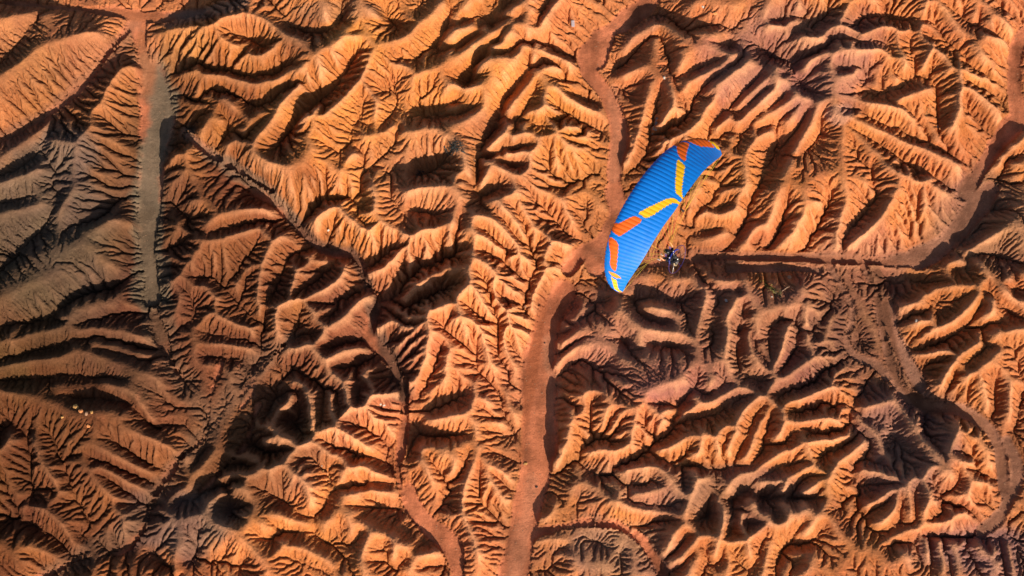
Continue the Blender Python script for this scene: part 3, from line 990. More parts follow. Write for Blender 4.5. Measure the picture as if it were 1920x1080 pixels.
V 1.6 430,170 440,260 540,400
V 1.4 380,270 420,370 460,450
R 1.2 470,130 460,220 520,300 640,420
V 1.6 620,130 600,270 660,360
R 1 560,150 560,280
V 1.3 250,460 400,460
V 1.3 200,500 260,550 350,560
R 1.1 230,490 400,500
M 5.4 560,490 450,530 390,610
V 1.4 190,670 300,640 330,590
V 1.4 250,720 370,670 400,620
R 1.2 380,610 250,690
V 1.4 370,820 450,770 460,650
R 1.2 400,640 400,760 300,790
V 1.3 520,800 525,650 525,550
R 1.3 480,560 490,760
R 1.3 560,520 550,760
V 1.6 600,790 680,740 700,650 640,590 600,520
V 1.5 700,640 760,540 800,490
R 1.2 600,600 640,700
R 1.2 650,520 740,540
M 5.4 700,400 800,430 850,520 860,600 850,690 740,760 600,800 560,830 440,860 360,910
V 1.1 700,690 820,680
W .5 10 430,0 480,70 560,110 640,130 800,150 950,240 1010,350 1030,520 1050,640
W .8 9 1060,320 1120,450 1100,600 1000,760 900,830
M 4 800,210 900,240 970,340 990,450
V 1.1 720,385 850,440 940,510 1020,520
R 1.1 720,400 860,460
R 1 860,560 1000,560
V .8 930,560 960,680
V .8 890,640 900,760
V 1.6 700,900 740,1070
V .9 840,860 850,960 920,1030
V 1.6 610,890 620,1040
V 1.6 540,890 580,1020
M 4.4 760,820 770,960 780,1090
R .9 660,880 700,1080
R 1.6 570,860 600,1000
R 1.2 430,930 500,1000
R .9 900,870 930,960
R .9 980,890 1060,1070
V .9 1040,880 1060,1070
V .9 1110,880 1140,1070
R .9 1080,880 1100,1070
V 1.4 360,920 500,870 720,855 1000,870 1170,860
R 1.2 1170,600 1000,790
V 1.4 1010,0 1010,180
V 1.4 1150,-10 1140,150 1100,280 1160,380
R 1.2 1060,-10 1080,200
R 1.2 900,0 970,150
'''
PARS=dict(K0=.05,K1=.09,K2=.11,n1=20,n2=12,nud=.10,D0=.04,D1=.06,D2=.07,m=.5,amp=1.1)

# ---------------- materials ----------------
def mat(name,color,rough=.9,noise_scale=None,var=.25,bump=0,metal=0,attr=None,spec=.3):
    m=bpy.data.materials.new(name); m.use_nodes=True; n=m.node_tree; b=n.nodes['Principled BSDF']
    b.inputs['Roughness'].default_value=rough; b.inputs['Metallic'].default_value=metal
    b.inputs['Specular IOR Level'].default_value=spec
    b.inputs['Base Color'].default_value=(*color,1)
    if noise_scale:
        tc=n.nodes.new('ShaderNodeTexCoord'); no=n.nodes.new('ShaderNodeTexNoise'); no.inputs['Scale'].default_value=noise_scale
        no.inputs['Detail'].default_value=6
        n.links.new(tc.outputs['Object'],no.inputs['Vector'])
        mp=n.nodes.new('ShaderNodeMapRange'); mp.inputs[1].default_value=.3; mp.inputs[2].default_value=.7
        mp.inputs[3].default_value=1-var; mp.inputs[4].default_value=1+var
        n.links.new(no.outputs['Fac'],mp.inputs[0])
        mx=n.nodes.new('ShaderNodeVectorMath'); mx.operation='SCALE'; mx.inputs[0].default_value=color
        n.links.new(mp.outputs[0],mx.inputs['Scale']); n.links.new(mx.outputs[0],b.inputs['Base Color'])
        if bump:
            bp=n.nodes.new('ShaderNodeBump'); bp.inputs['Strength'].default_value=bump; bp.inputs['Distance'].default_value=.03
            n.links.new(no.outputs['Fac'],bp.inputs['Height']); n.links.new(bp.outputs[0],b.inputs['Normal'])
    return m
def tag(o,label=None,cat=None,group=None,kind=None):
    if label: o['label']=label
    if cat: o['category']=cat
    if group: o['group']=group
    if kind: o['kind']=kind
    return o
def link_mesh(name,verts,faces,material=None,parent=None,smooth=True,mats=None,idx=None):
    me=bpy.data.meshes.new(name); me.from_pydata([tuple(v) for v in verts],[],faces); me.update()
    if material: me.materials.append(material)
    if mats:
        for mm in mats: me.materials.append(mm)
        me.polygons.foreach_set('material_index',idx)
    if smooth: me.polygons.foreach_set('use_smooth',[True]*len(me.polygons))
    o=bpy.data.objects.new(name,me); col.objects.link(o)
    if parent: o.parent=parent
    return o
def empty(name,loc,M=None):
    o=bpy.data.objects.new(name,None); col.objects.link(o); o.location=loc; o.empty_display_size=.2
    if M is not None: o.matrix_world=M
    return o
class MB:
    def __init__(s): s.v=[]; s.f=[]
    def tube(s,pts,rad,n=6,cap=True):
        pts=[Vector(p) for p in pts]; 
        if not hasattr(rad,'__len__'): rad=[rad]*len(pts)
        base=len(s.v); up=Vector((0,0,1)); prev=None
        for i,p in enumerate(pts):
            d=(pts[min(i+1,len(pts)-1)]-pts[max(i-1,0)]).normalized()
            if prev is None:
                a=d.cross(up)
                if a.length<.05: a=d.cross(Vector((1,0,0)))
            else:
                a=prev-d*prev.dot(d)
            a.normalize(); prev=a; b=d.cross(a)
            for k in range(n):
                t=2*math.pi*k/n; s.v.append(p+(a*math.cos(t)+b*math.sin(t))*rad[i])
        for i in range(len(pts)-1):
            for k in range(n):
                q=(k+1)%n; s.f.append((base+i*n+k,base+i*n+q,base+(i+1)*n+q,base+(i+1)*n+k))
        if cap:
            s.f.append(tuple(base+k for k in range(n))[::-1]); s.f.append(tuple(base+(len(pts)-1)*n+k for k in range(n)))
        return s
    def ring(s,c,axis,r,rt,n=40,m=6,a0=0,a1=2*math.pi):
        c=Vector(c); ax=Vector(axis).normalized(); u=ax.orthogonal().normalized(); v=ax.cross(u)
        full=abs(a1-a0-2*math.pi)<1e-6
        base=len(s.v); N=n if full else n+1
        for i in range(N):
            t=a0+(a1-a0)*i/n; d=u*math.cos(t)+v*math.sin(t)
            for k in range(m):
                f=2*math.pi*k/m; s.v.append(c+d*(r+rt*math.cos(f))+ax*(rt*math.sin(f)))
        for i in range(n):
            j=(i+1)%N
            for k in range(m):
                q=(k+1)%m; s.f.append((base+i*m+k,base+i*m+q,base+j*m+q,base+j*m+k))
        return s
    def box(s,c,d,rot=None,bev=.15):
        c=Vector(c); base=len(s.v); dx,dy,dz=[x/2 for x in d]; b=min(dx,dy,dz)*bev*2
        bm=bmesh.new(); bmesh.ops.create_cube(bm,size=1)
        for v in bm.verts: v.co=Vector((v.co.x*d[0],v.co.y*d[1],v.co.z*d[2]))
        bmesh.ops.bevel(bm,geom=bm.edges[:],offset=b,segments=2,affect='EDGES')
        s.addbm(bm,c,rot); return s
    def addbm(s,bm,c=(0,0,0),rot=None):
        c=Vector(c); base=len(s.v); bm.verts.index_update()
        for v in bm.verts:
            p=v.co.copy()
            if rot: p=rot@p
            s.v.append(p+c)
        for f in bm.faces: s.f.append(tuple(base+v.index for v in f.verts))
        bm.free(); return s
    def blob(s,c,r,sub=2,amp=.15,fr=1.5,seed=0,rot=None):
        bm=bmesh.new(); bmesh.ops.create_icosphere(bm,subdivisions=sub,radius=1)
        for v in bm.verts:
            n=mnoise.noise(v.co*fr+Vector((seed*3.1,seed*1.7,seed)))
            k=1+amp*n*2; v.co=Vector((v.co.x*r[0]*k,v.co.y*r[1]*k,v.co.z*r[2]*k))
        return s.addbm(bm,c,rot)
    def build(s,name,material,parent=None,smooth=True): return link_mesh(name,s.v,s.f,material,parent,smooth)

# ---------------- terrain ----------------
Z,A,WF,BASE,ZT,JJ=build(TRACE,par=PARS,log=lambda *a:print('terrain',*a))
NY,NX=Z.shape
gx=X0+(np.arange(NX)[None]+JJ[0])*SP; gy=Y0+(np.arange(NY)[:,None]+JJ[1])*SP
# fine channels cut by the running water
carve=np.clip((A-.22),0,None)
carve=np.minimum(.23*np.power(carve,.24),.65)*(1-WF)
cp=np.pad(carve,1); carve=np.maximum(carve,.62*np.maximum(np.maximum(cp[:-2,1:-1],cp[2:,1:-1]),np.maximum(cp[1:-1,:-2],cp[1:-1,2:])))
Zb=blur(Z,1)
Zb=np.where(WF>.02,Zb,pillow(Zb,22,.62,.8)); Zb=np.where(WF>.02,Zb,pillow(Zb,8,.6,.7))
Z=Zb-carve
Zu=blur(Z,7); Z=Z+.3*np.clip(Z-Zu,-.5,.5)*(1-WF)
# water-cut bank along the wash floors
Z=Z+(1-WF)**1*.22*(blur(1-WF,6)>.0)*np.clip((1-WF)*1.0,0,1)
# low relief of the wash floors
rng=np.random.default_rng(3)
wst=up2(noise(rng,NY//7+1,NX,10,3),NY,NX)
wfl=noise(rng,NY,NX,26,4)*.05+noise(rng,NY,NX,6,2)*.014+wst*.022
Z=Z+wfl*WF
Z=Z+(blur(rng.standard_normal(Z.shape),1)*.030+noise(rng,NY,NX,5,2)*.022)*(1-WF*.8)
Zs=Z
def zat(x,y):
    fx=(x-X0)/SP; fy=(y-Y0)/SP; i=int(np.clip(fy,0,NY-2)); j=int(np.clip(fx,0,NX-2)); a=min(max(fx-j,0),1); b=min(max(fy-i,0),1)
    return float((Zs[i,j]*(1-a)+Zs[i,j+1]*a)*(1-b)+(Zs[i+1,j]*(1-a)+Zs[i+1,j+1]*a)*b)
def ground(u,v):
    z=3.0
    for _ in range(25):
        x,y=px2w(u,v,z); z=z*.4+.6*zat(x,y)
    return Vector((x,y,zat(x,y)))
def U(x,y,z=3.0):
    return w2px(x,y,z)
# soil colour (kinds of clay and sediment, with some shade and glow put in)
uu,vv=w2px(gx,gy,Z)
def pz(pts,w,c,st=.8,wob=.35,soft=.8):
    d=np.full(uu.shape,9e9)
    for (x0,y0),(x1,y1) in zip(pts[:-1],pts[1:]):
        dx,dy=x1-x0,y1-y0; t=np.clip(((uu-x0)*dx+(vv-y0)*dy)/(dx*dx+dy*dy),0,1)
        d=np.minimum(d,np.hypot(uu-x0-t*dx,vv-y0-t*dy))
    d=d/w+wob*(n2*.3+n3*.3)
    k=np.clip((1+soft/2-d)/soft,0,1); k=k*k*(3-2*k)*st
    C[:]=C*(1-k[...,None])+np.array(c)*(1+.08*n3[...,None]+.06*n2[...,None])*k[...,None]
O_=np.array([.50,.172,.060]); 
C=np.empty((NY,NX,3)); C[:]=O_
n1=noise(rng,NY,NX,70,4); n2=noise(rng,NY,NX,22,4); n3=noise(rng,NY,NX,9,3)
n1/=n1.std(); n2/=n2.std(); n3/=n3.std()
def zone(u,v,ru,rv,c,st=1.0,ang=0,wob=.25):
    ca,sa=math.cos(R(ang)),math.sin(R(ang))
    du=uu-u; dv=vv-v
    d=np.hypot((du*ca+dv*sa)/ru,(-du*sa+dv*ca)/rv)+wob*(n2*.35+n1*.25)
    k=np.clip((1.25-d)/.6,0,1); k=k*k*(3-2*k)*st
    C[:]=C*(1-k[...,None])+np.array(c)*k[...,None]
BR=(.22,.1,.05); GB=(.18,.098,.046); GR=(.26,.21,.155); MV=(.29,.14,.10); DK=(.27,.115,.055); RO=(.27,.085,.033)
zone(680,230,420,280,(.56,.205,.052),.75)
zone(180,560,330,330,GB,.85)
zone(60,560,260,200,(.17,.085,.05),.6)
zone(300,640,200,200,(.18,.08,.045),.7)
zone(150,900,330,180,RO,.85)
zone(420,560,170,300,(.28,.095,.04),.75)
zone(480,830,190,120,DK,.85,-40)  # lower left valley: shade put into the brown
zone(640,640,140,160,(.25,.09,.045),.75)  # brown darkened for the shadowed slope left of the main crest
zone(850,320,180,110,(.38,.15,.07),.6)
zone(125,290,60,55,GR,.8)
zone(90,380,110,90,(.27,.16,.10),.6)
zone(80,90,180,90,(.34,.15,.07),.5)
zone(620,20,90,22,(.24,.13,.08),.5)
zone(330,80,60,60,(.60,.29,.10),.4)
zone(1480,110,170,110,MV,.75)
zone(1300,640,260,130,MV,.65)
zone(1600,560,110,160,MV,.55)
zone(1700,830,110,110,(.27,.145,.11),.8)
zone(1850,1040,160,60,(.27,.145,.11),.8)
zone(1400,930,150,60,(.28,.145,.10),.7)
zone(1860,420,130,90,(.26,.14,.09),.7)
zone(1150,1030,110,60,(.32,.18,.12),.7)
zone(1200,910,120,50,(.34,.18,.12),.5)
zone(1570,215,26,20,(.44,.24,.18),.6)
zone(320,980,120,70,(.20,.14,.11),.7)
zone(1000,780,70,330,(.50,.20,.08),.4)
zone(150,480,260,620,(.22,.088,.04),.45)
zone(480,560,150,330,(.26,.085,.035),.5)
zone(90,420,130,170,(.20,.14,.095),.7)
zone(560,60,60,40,(.25,.10,.05),.5)
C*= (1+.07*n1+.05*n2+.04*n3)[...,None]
# low ground tinted purplish brown to mimic shaded hollows; thin clay bands
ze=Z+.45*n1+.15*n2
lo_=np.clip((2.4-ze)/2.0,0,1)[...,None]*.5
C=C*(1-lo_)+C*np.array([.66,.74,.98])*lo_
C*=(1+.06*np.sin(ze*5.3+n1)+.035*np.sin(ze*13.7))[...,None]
tone=.92-.40*np.clip((560+60*n1-.25*(vv-540)-uu)/300,0,1)*np.clip((uu*.9+vv*1.3-330)/260,0,1)  # broad tone, darker towards the left
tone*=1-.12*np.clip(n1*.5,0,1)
tone*=1-.13*np.clip((uu-1150)/250,0,1)*np.clip((vv-460)/120,0,1)  # slightly darker lower right
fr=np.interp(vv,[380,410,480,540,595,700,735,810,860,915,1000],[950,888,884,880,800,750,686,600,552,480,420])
crest_shade=np.clip((fr-uu+10*n3+8)/40,0,1)*np.clip((vv-400)/120,0,1)*np.clip((uu-330)/150,0,1)*np.clip((1000-vv)/100,0,1)  # shade on the left face of the main crest, painted into the tone
tone*=1-.27*crest_shade+.10*np.clip(1-np.abs(uu-fr-130)/150,0,1)*(vv>500)  # ground right of the crest brightened as if lit
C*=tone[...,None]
C[...,1]*=1+.03*n2; C[...,2]*=1+.07*n1
# washes carry their own sediment
WS=np.array([.40,.135,.065]); 
nl=noise(rng,NY//6+1,NX,9,3); nl=up2(nl,NY,NX); nl/=nl.std()
wcol=WS*np.clip(1+.16*n2+.13*n3+.12*nl,.5,1.6)[...,None]
wr=np.clip((uu-1290)/200,0,1)*np.clip((vv-250)/120,0,1)
wcol=wcol*(1-wr[...,None])+np.array([.27,.125,.075])*(1+.12*n2+.08*n3)[...,None]*wr[...,None]
wk=np.clip(blur(np.clip(WF*3,0,1),10)*1.5-.25+.10*n3+.06*n2,0,1)[...,None]*.94
C=C*(1-wk)+wcol*wk
zone(1400,485,300,15,(.27,.105,.055),.75,2,.15)  # dark wash band, with the bank's cast shade put into its colour
zone(1665,620,120,11,(.19,.08,.045),.7,72,.15)
zone(1000,680,150,12,(.28,.085,.035),.7,-82,.2)
zone(1210,55,50,16,(.26,.11,.07),.5,-40,.2)
pz([(280,120),(300,190),(305,235),(283,300),(276,380),(283,470),(286,560)],25,(.175,.14,.092),.9,.5,1.0)
pz([(276,420),(286,560),(296,620)],24,(.13,.088,.054),.7,.5,1.0)
pz([(296,600),(320,680),(370,750),(396,800),(330,880),(290,960),(200,1020),(90,1080)],22,(.15,.075,.042),.75,.5,1.2)
pz([(540,640),(470,700),(410,780)],24,(.17,.085,.048),.75,.5,1.2)  # dark brown painted in place of the valley's shadow
pz([(350,250),(384,283),(434,313),(510,360),(550,410)],13,(.17,.115,.075),.7,.5,1.0)
pz([(550,410),(600,465),(660,478),(690,530),(700,600),(735,680),(750,735)],12,(.11,.06,.04),.8,.5,1.0)  # canyon floor darkened to deepen its shade
pz([(255,40),(215,95),(165,150),(90,215),(0,265)],16,(.27,.12,.065),.6,.5,1.2)
pz([(320,38),(384,24),(455,5)],12,(.24,.155,.11),.7,.4,1.0)
pz([(1030,640),(1040,720),(1036,800)],12,(.46,.20,.11),.6,.4,1.0)
pz([(1000,900),(985,980),(965,1080)],14,(.44,.185,.10),.5,.5,1.0)
pz([(1150,170),(1158,260),(1150,330)],12,(.46,.19,.10),.5,.5,1.0)
pz([(1690,640),(1710,700),(1728,740)],12,(.31,.155,.10),.6,.5,1.3)
pz([(1640,510),(1660,600),(1680,700),(1725,755),(1760,775)],11,(.15,.065,.036),.9,.3,.8)
pz([(1740,755),(1800,770),(1855,810),(1880,880)],9,(.25,.11,.06),.7,.4,1.0)
zone(275,110,90,22,(.38,.14,.06),.7,95,.3)
zone(200,22,150,14,(.36,.12,.05),.7,8,.3)
zone(735,860,60,14,(.36,.11,.045),.6,60,.3)
# pale crust on the broad crests, brightened to mimic their sunlit glow
bz=blur(Z,10); bz2=blur(Z[::2,::2],30); bz2=up2(bz2,NY,NX)
cr=np.clip((bz-bz2)*2.6-.1,0,1)[...,None]*np.clip((uu-250)/350,.25,1)[...,None]
C=C*(1-cr*.5)+np.array([.74,.36,.18])*cr*.5
C=np.clip(C,.01,.75)
n=NX*NY
co=np.empty((n,3),np.float32); co[:,0]=gx.ravel(); co[:,1]=gy.ravel(); co[:,2]=Z.ravel()
me=bpy.data.meshes.new('terrain'); me.vertices.add(n); me.vertices.foreach_set('co',co.ravel())
ii=np.arange(n).reshape(NY,NX); q=np.stack([ii[:-1,:-1],ii[:-1,1:],ii[1:,1:],ii[1:,:-1]],-1).reshape(-1,4)
me.loops.add(q.size); me.loops.foreach_set('vertex_index',q.ravel().astype(np.int32))
me.polygons.add(len(q)); me.polygons.foreach_set('loop_start',np.arange(0,q.size,4,dtype=np.int32))
me.polygons.foreach_set('use_smooth',np.ones(len(q),bool))
me.update(calc_edges=True)
ca=me.color_attributes.new('soil','FLOAT_COLOR','POINT'); c4=np.ones((n,4),np.float32); c4[:,:3]=C.reshape(-1,3)
ca.data.foreach_set('color',c4.ravel())
terr=bpy.data.objects.new('terrain',me); col.objects.link(terr); tag(terr,kind='structure',label='eroded orange and brown badlands cut by branching gullies and sandy washes')
# soil material
sm=bpy.data.materials.new('badlands_soil'); sm.use_nodes=True; N=sm.node_tree; B=N.nodes['Principled BSDF']
B.inputs['Roughness'].default_value=1; B.inputs['Specular IOR Level'].default_value=.08
at=N.nodes.new('ShaderNodeAttribute'); at.attribute_name='soil'
tc=N.nodes.new('ShaderNodeTexCoord')
def nz(scale,detail=6,rough=.6):
    k=N.nodes.new('ShaderNodeTexNoise'); k.inputs['Scale'].default_value=scale; k.inputs['Detail'].default_value=detail; k.inputs['Roughness'].default_value=rough
    N.links.new(tc.outputs['Object'],k.inputs['Vector']); return k
def rngn(src,a,b,c,d):
    k=N.nodes.new('ShaderNodeMapRange'); k.inputs[1].default_value=a;k.inputs[2].default_value=b;k.inputs[3].default_value=c;k.inputs[4].default_value=d
    N.links.new(src,k.inputs[0]); return k
nD=nz(1.7,5,.7); nA=nz(4.5,8,.75); nB=nz(.5,5); nC=nz(11,3,.8)
rA=rngn(nA.outputs['Fac'],.3,.7,.76,1.2); rB=rngn(nB.outputs['Fac'],.3,.7,.92,1.08); rC=rngn(nC.outputs['Fac'],.35,.5,.75,1.0)
rD=rngn(nD.outputs['Fac'],.3,.7,.86,1.13); m0=N.nodes.new('ShaderNodeMath'); m0.operation='MULTIPLY'; N.links.new(rA.outputs[0],m0.inputs[0]); N.links.new(rD.outputs[0],m0.inputs[1])
m1=N.nodes.new('ShaderNodeMath'); m1.operation='MULTIPLY'; N.links.new(m0.outputs[0],m1.inputs[0]); N.links.new(rB.outputs[0],m1.inputs[1])
m2=N.nodes.new('ShaderNodeMath'); m2.operation='MULTIPLY'; N.links.new(m1.outputs[0],m2.inputs[0]); N.links.new(rC.outputs[0],m2.inputs[1])
vs=N.nodes.new('ShaderNodeVectorMath'); vs.operation='SCALE'; N.links.new(at.outputs['Color'],vs.inputs[0]); N.links.new(m2.outputs[0],vs.inputs['Scale'])
N.links.new(vs.outputs[0],B.inputs['Base Color'])
bp=N.nodes.new('ShaderNodeBump'); bp.inputs['Strength'].default_value=.9; bp.inputs['Distance'].default_value=.09
ad=N.nodes.new('ShaderNodeMath'); ad.operation='ADD'; N.links.new(nA.outputs['Fac'],ad.inputs[0]); N.links.new(nC.outputs['Fac'],ad.inputs[1])
a2=N.nodes.new('ShaderNodeMath'); a2.operation='MULTIPLY_ADD'; N.links.new(nD.outputs['Fac'],a2.inputs[0]); a2.inputs[1].default_value=1.6; N.links.new(ad.outputs[0],a2.inputs[2])
N.links.new(a2.outputs[0],bp.inputs['Height']); N.links.new(bp.outputs[0],B.inputs['Normal'])
me.materials.append(sm)
# outer ground that carries on to the horizon
lp=[(0,j) for j in range(NX)]+[(i,NX-1) for i in range(1,NY)]+[(NY-1,j) for j in range(NX-2,-1,-1)]+[(i,0) for i in range(NY-2,0,-1)]
lp=np.array(lp); bx=gx[lp[:,0],lp[:,1]]; by=gy[lp[:,0],lp[:,1]]; bz_=Z[lp[:,0],lp[:,1]]; bc=C[lp[:,0],lp[:,1]]
V=[];CC=[]; rings=[1,1.01,1.02,1.035,1.05,1.075,1.1,1.14,1.2,1.3,1.45,1.7,2.2,3,5,9,20,60]
L=len(lp); ks=np.convolve(np.concatenate([bz_[-40:],bz_,bz_[:40]]),np.ones(81)/81,'valid')
for r in rings:
    x=bx*r; y=by*r; t=min(1,(r-1)/.25)
    hz=3.2+1.6*np.sin(x*.21+1.3*np.sin(y*.13))*np.cos(y*.26+1.1*np.sin(x*.09))+.7*np.sin(x*.6+2*np.sin(y*.31))*np.sin(y*.52)
    if r>2: hz=hz*0+3.2+4*np.sin(x*.011+1)*np.cos(y*.013)
    t0=min(1,(r-1)/.04)
    z=(bz_*(1-t0)+ks*t0)*(1-t)+hz*t
    V.append(np.stack([x,y,z],1)); CC.append(bc*(1-t)+np.array([.45,.18,.075])*t)
V=np.concatenate(V); CC=np.concatenate(CC)
F=[]
for k in range(len(rings)-1):
    a=k*L; b=a+L
    i=np.arange(L); j=(i+1)%L
    F.append(np.stack([a+i,b+i,b+j,a+j],1))
F=np.concatenate(F).tolist()
og=link_mesh('ground',V.tolist(),F,sm); tag(og,kind='structure')
ca=og.data.color_attributes.new('soil','FLOAT_COLOR','POINT'); c4=np.ones((len(V),4),np.float32); c4[:,:3]=CC; ca.data.foreach_set('color',c4.ravel())
print('terrain mesh',time.time()-T0)

# ---------------- things on the ground ----------------
random.seed(11)
stone_m={'white':mat('white_stone',(.50,.44,.37),.85,9,.2,.5),'ochre':mat('ochre_stone',(.46,.25,.08),.85,9,.25,.5),
 'orange':mat('orange_stone',(.5,.2,.07),.9,9,.25,.5),'brown':mat('brown_stone',(.3,.17,.1),.9,9,.25,.5),'dark':mat('dark_stone',(.07,.045,.035),.9,9,.3,.5),
 'grey':mat('grey_stone',(.36,.33,.3),.9,9,.25,.5)}
def stone(u,v,size,kind,label,flat=.65,el=1.2,group=None):
    p=ground(u,v); m=MB(); s=size/2
    m.blob((0,0,0),(s*el,s,s*flat),3,.22,1.3,seed=u*.37+v*.11)
    o=m.build('stone',stone_m[kind],smooth=False); o.location=p+Vector((0,0,s*flat*.45)); o.rotation_euler=(random.uniform(-.2,.2),random.uniform(-.2,.2),random.uniform(0,6))
    tag(o,label,'stone',group)
STONES=[(713.5,758,.26,'white','pale cream stone, leftmost in the dark crack above the orange saddle'),
(720,760,.30,'white','white elongated stone just right of the cream one in the dark crack'),
(733.5,767,.34,'ochre','yellow ochre stone at the right end of the dark crack by two white stones'),
(603.6,874,.14,'white','tiny white stone at the top of the line of stones in the lower left gully'),
(606.2,883.5,.26,'ochre','pale yellow stone, second in the line of stones in the lower left gully'),
(614,887.5,.28,'orange','orange stone in the middle of the line of stones in the lower left gully'),
(618.5,893.5,.24,'ochre','yellow stone at the lower end of the line of stones in the gully'),
(985.5,869.5,.42,'ochre','yellow stone beside a dark hole on the left edge of the main wash'),
(1006,913,.3,'dark','dark brown stone lying in the middle of the lower main wash'),
(1318,13,.34,'white','cream white stone near the top edge above the dark looping channel'),
(1340,25.5,.55,'orange','rounded orange boulder on the slope near the top edge'),
(1157,22,.5,'orange','oval orange stone on the sandy flat at the top of the main wash'),
(1245.5,146,.34,'white','pale stone at the foot of the ribbed ridge, upper right of centre'),
(1718.5,602,.36,'white','pale stone in the small gully east of the side wash'),
(1480,520,.5,'brown','round brown stone half buried in the terrace beside the green plant'),
(1361.5,564,.4,'grey','grey stone wedged in the winding crack south of the long wash'),
(1758.5,237.5,.28,'white','small pale stone beside the ringed hole on the right hand ridge'),
(1763,241.5,.32,'orange','orange stone sitting in a dark ringed hole on the right hand ridge'),
(615.5,432,.3,'white','white sliver of stone in a gully on the shaded slope left of centre'),
(142.5,764,.7,'ochre','largest pale orange block broken from the dark cliff edge, lower left'),
(152,771,.5,'orange','orange block right of the largest broken block on the cliff edge'),
(162,776,.42,'brown','brown block in the row below the lower left cliff edge'),
(172,773,.34,'ochre','small pale block at the right end of the row below the cliff edge'),
(166,799,.42,'orange','lone orange block under the row of broken blocks, lower left'),
(117,782,.34,'ochre','small pale stone on the bright orange crest, lower left'),
(985,575,.28,'brown','small brown stone on the lit bank above the bend of the wash'),
(1032,460,.3,'brown','small brown stone on the flat left of the blue wing'),
(1021,643,.22,'dark','small dark stone on the middle of the main wash'),
(1408,403,.26,'grey','small grey stone on the lit slope right of the pilot'),
(1447,556.5,.2,'white','tiny white stone on the orange knoll below the green plant')]
for a in STONES: stone(*a)
# dark hole rims beside two stones are part of the terrain; loose pebbles on the washes
peb=MB(); 
pr=random.Random(5)
cnt=0
while cnt<420:
    u=pr.uniform(0,1920); v=pr.uniform(0,1080); x,y=px2w(u,v,1); i=int((y-Y0)/SP); j=int((x-X0)/SP)
    if not(0<=i<NY and 0<=j<NX) or WF[i,j]<.9: continue
    s=pr.uniform(.03,.09); peb.blob((x,y,zat(x,y)+s*.2),(s,s*pr.uniform(.6,1),s*.6),1,.2,2,seed=cnt); cnt+=1
po=peb.build('pebbles',stone_m['brown'],smooth=False); tag(po,kind='stuff',label='loose brown pebbles scattered over the wash floors')
# driftwood heap
wood_g=mat('shade_toned_branch',(.03,.04,.04),.85,14,.35,.6); wood_b=mat('dark_branch',(.012,.012,.011),.9,14,.4,.6); wood_p=mat('pale_plank',(.26,.19,.15),.85,12,.25,.5); wood_v=mat('grey_violet_board',(.34,.27,.27),.85,10,.25,.5)  # driftwood colour darkened to mimic the shade of the gully
def branch_pts(p,d,L,n,wob,rg):
    pts=[Vector(p)]; d=Vector(d).normalized()
    for i in range(n):
        d=(d+Vector((rg.uniform(-1,1),rg.uniform(-1,1),rg.uniform(-.7,.5)))*wob).normalized()
        pts.append(pts[-1]+d*L/n)
    return pts
def heap(u,v,name,label,cat,n,rx,ry,ang,mats,rad,seed,hgt=.5,long=None):
    rg=random.Random(seed); p=ground(u,v); root=empty(name,p); tag(root,label,cat)
    for k in range(n):
        a=rg.uniform(0,6.28); r=rg.random()**.6
        lx,ly=math.cos(a)*rx*r,math.sin(a)*ry*r
        x=lx*math.cos(ang)-ly*math.sin(ang); y=lx*math.sin(ang)+ly*math.cos(ang)
        z=zat(p.x+x,p.y+y)-p.z+rg.uniform(.02,hgt)*(1-r*.5)
        t=rg.uniform(0,6.28); L=rg.uniform(.35,.9)*rx
        pts=branch_pts((x,y,z),(math.cos(t),math.sin(t),rg.uniform(-.3,.15)),L,6,.28,rg)
        for q in pts:
            g=zat(p.x+q.x,p.y+q.y)-p.z+.02
            if q.z<g: q.z=g
        rr=rg.uniform(.6,1.2)*rad
        m=MB().tube(pts,[rr*(1-.7*i/6) for i in range(7)],5)
        for b in range(2):
            i=rg.randint(1,4); m.tube(branch_pts(pts[i],(rg.uniform(-1,1),rg.uniform(-1,1),rg.uniform(0,.4)),L*.35,4,.3,rg),[rr*.5,rr*.42,rr*.35,rr*.28,rr*.15],4)
        m.build('branch',mats[k%len(mats)],root)
    if long:
        for (du,dv,eu,ev,r) in long:
            a=ground(u+du,v+dv)-p; b=ground(u+eu,v+ev)-p
            m=MB().tube([a+Vector((0,0,.12)),(a+b)/2+Vector((.03,.02,.2)),b+Vector((0,0,.1))],[r,r*.85,r*.5],7); m.build('log',mats[0],root)
    return root
heap(851,278,'driftwood_heap','tangled heap of grey green dead wood in the shaded gully, the larger of the two','dead wood',64,1.3,.75,-.15,[wood_g,wood_g,wood_b],.045,3,.5,[(15,6,40,24,.11),(-18,-4,-12,14,.09),(-10,10,12,4,.08)])
heap(789,327,'dead_bush','small black dead bush lying in the deep shaded gully below the wood heap','dead bush',34,.6,.45,.3,[wood_b,wood_b,wood_g],.03,8,.4)
# planks
def board(u0,v0,u1,v1,wid,th,material,name,label,cat,lift=.06):
    a=ground(u0,v0); b=ground(u1,v1); c=(a+b)/2+Vector((0,0,lift+th/2)); d=b-a; L=d.length
    m=MB().box((0,0,0),(L,wid,th),bev=.12); 
    o=m.build(name,material,smooth=False); o.location=c; o.rotation_euler=d.to_track_quat('X','Z').to_euler(); tag(o,label,cat); return o
board(1232,222,1228.5,246,.36,.1,wood_p,'plank','wide weathered plank lying in the shaded gully above the wing','plank',.2)
board(1225,238,1223,253,.14,.07,wood_p,'plank','narrow weathered plank beside the wide one above the wing','plank',.2)
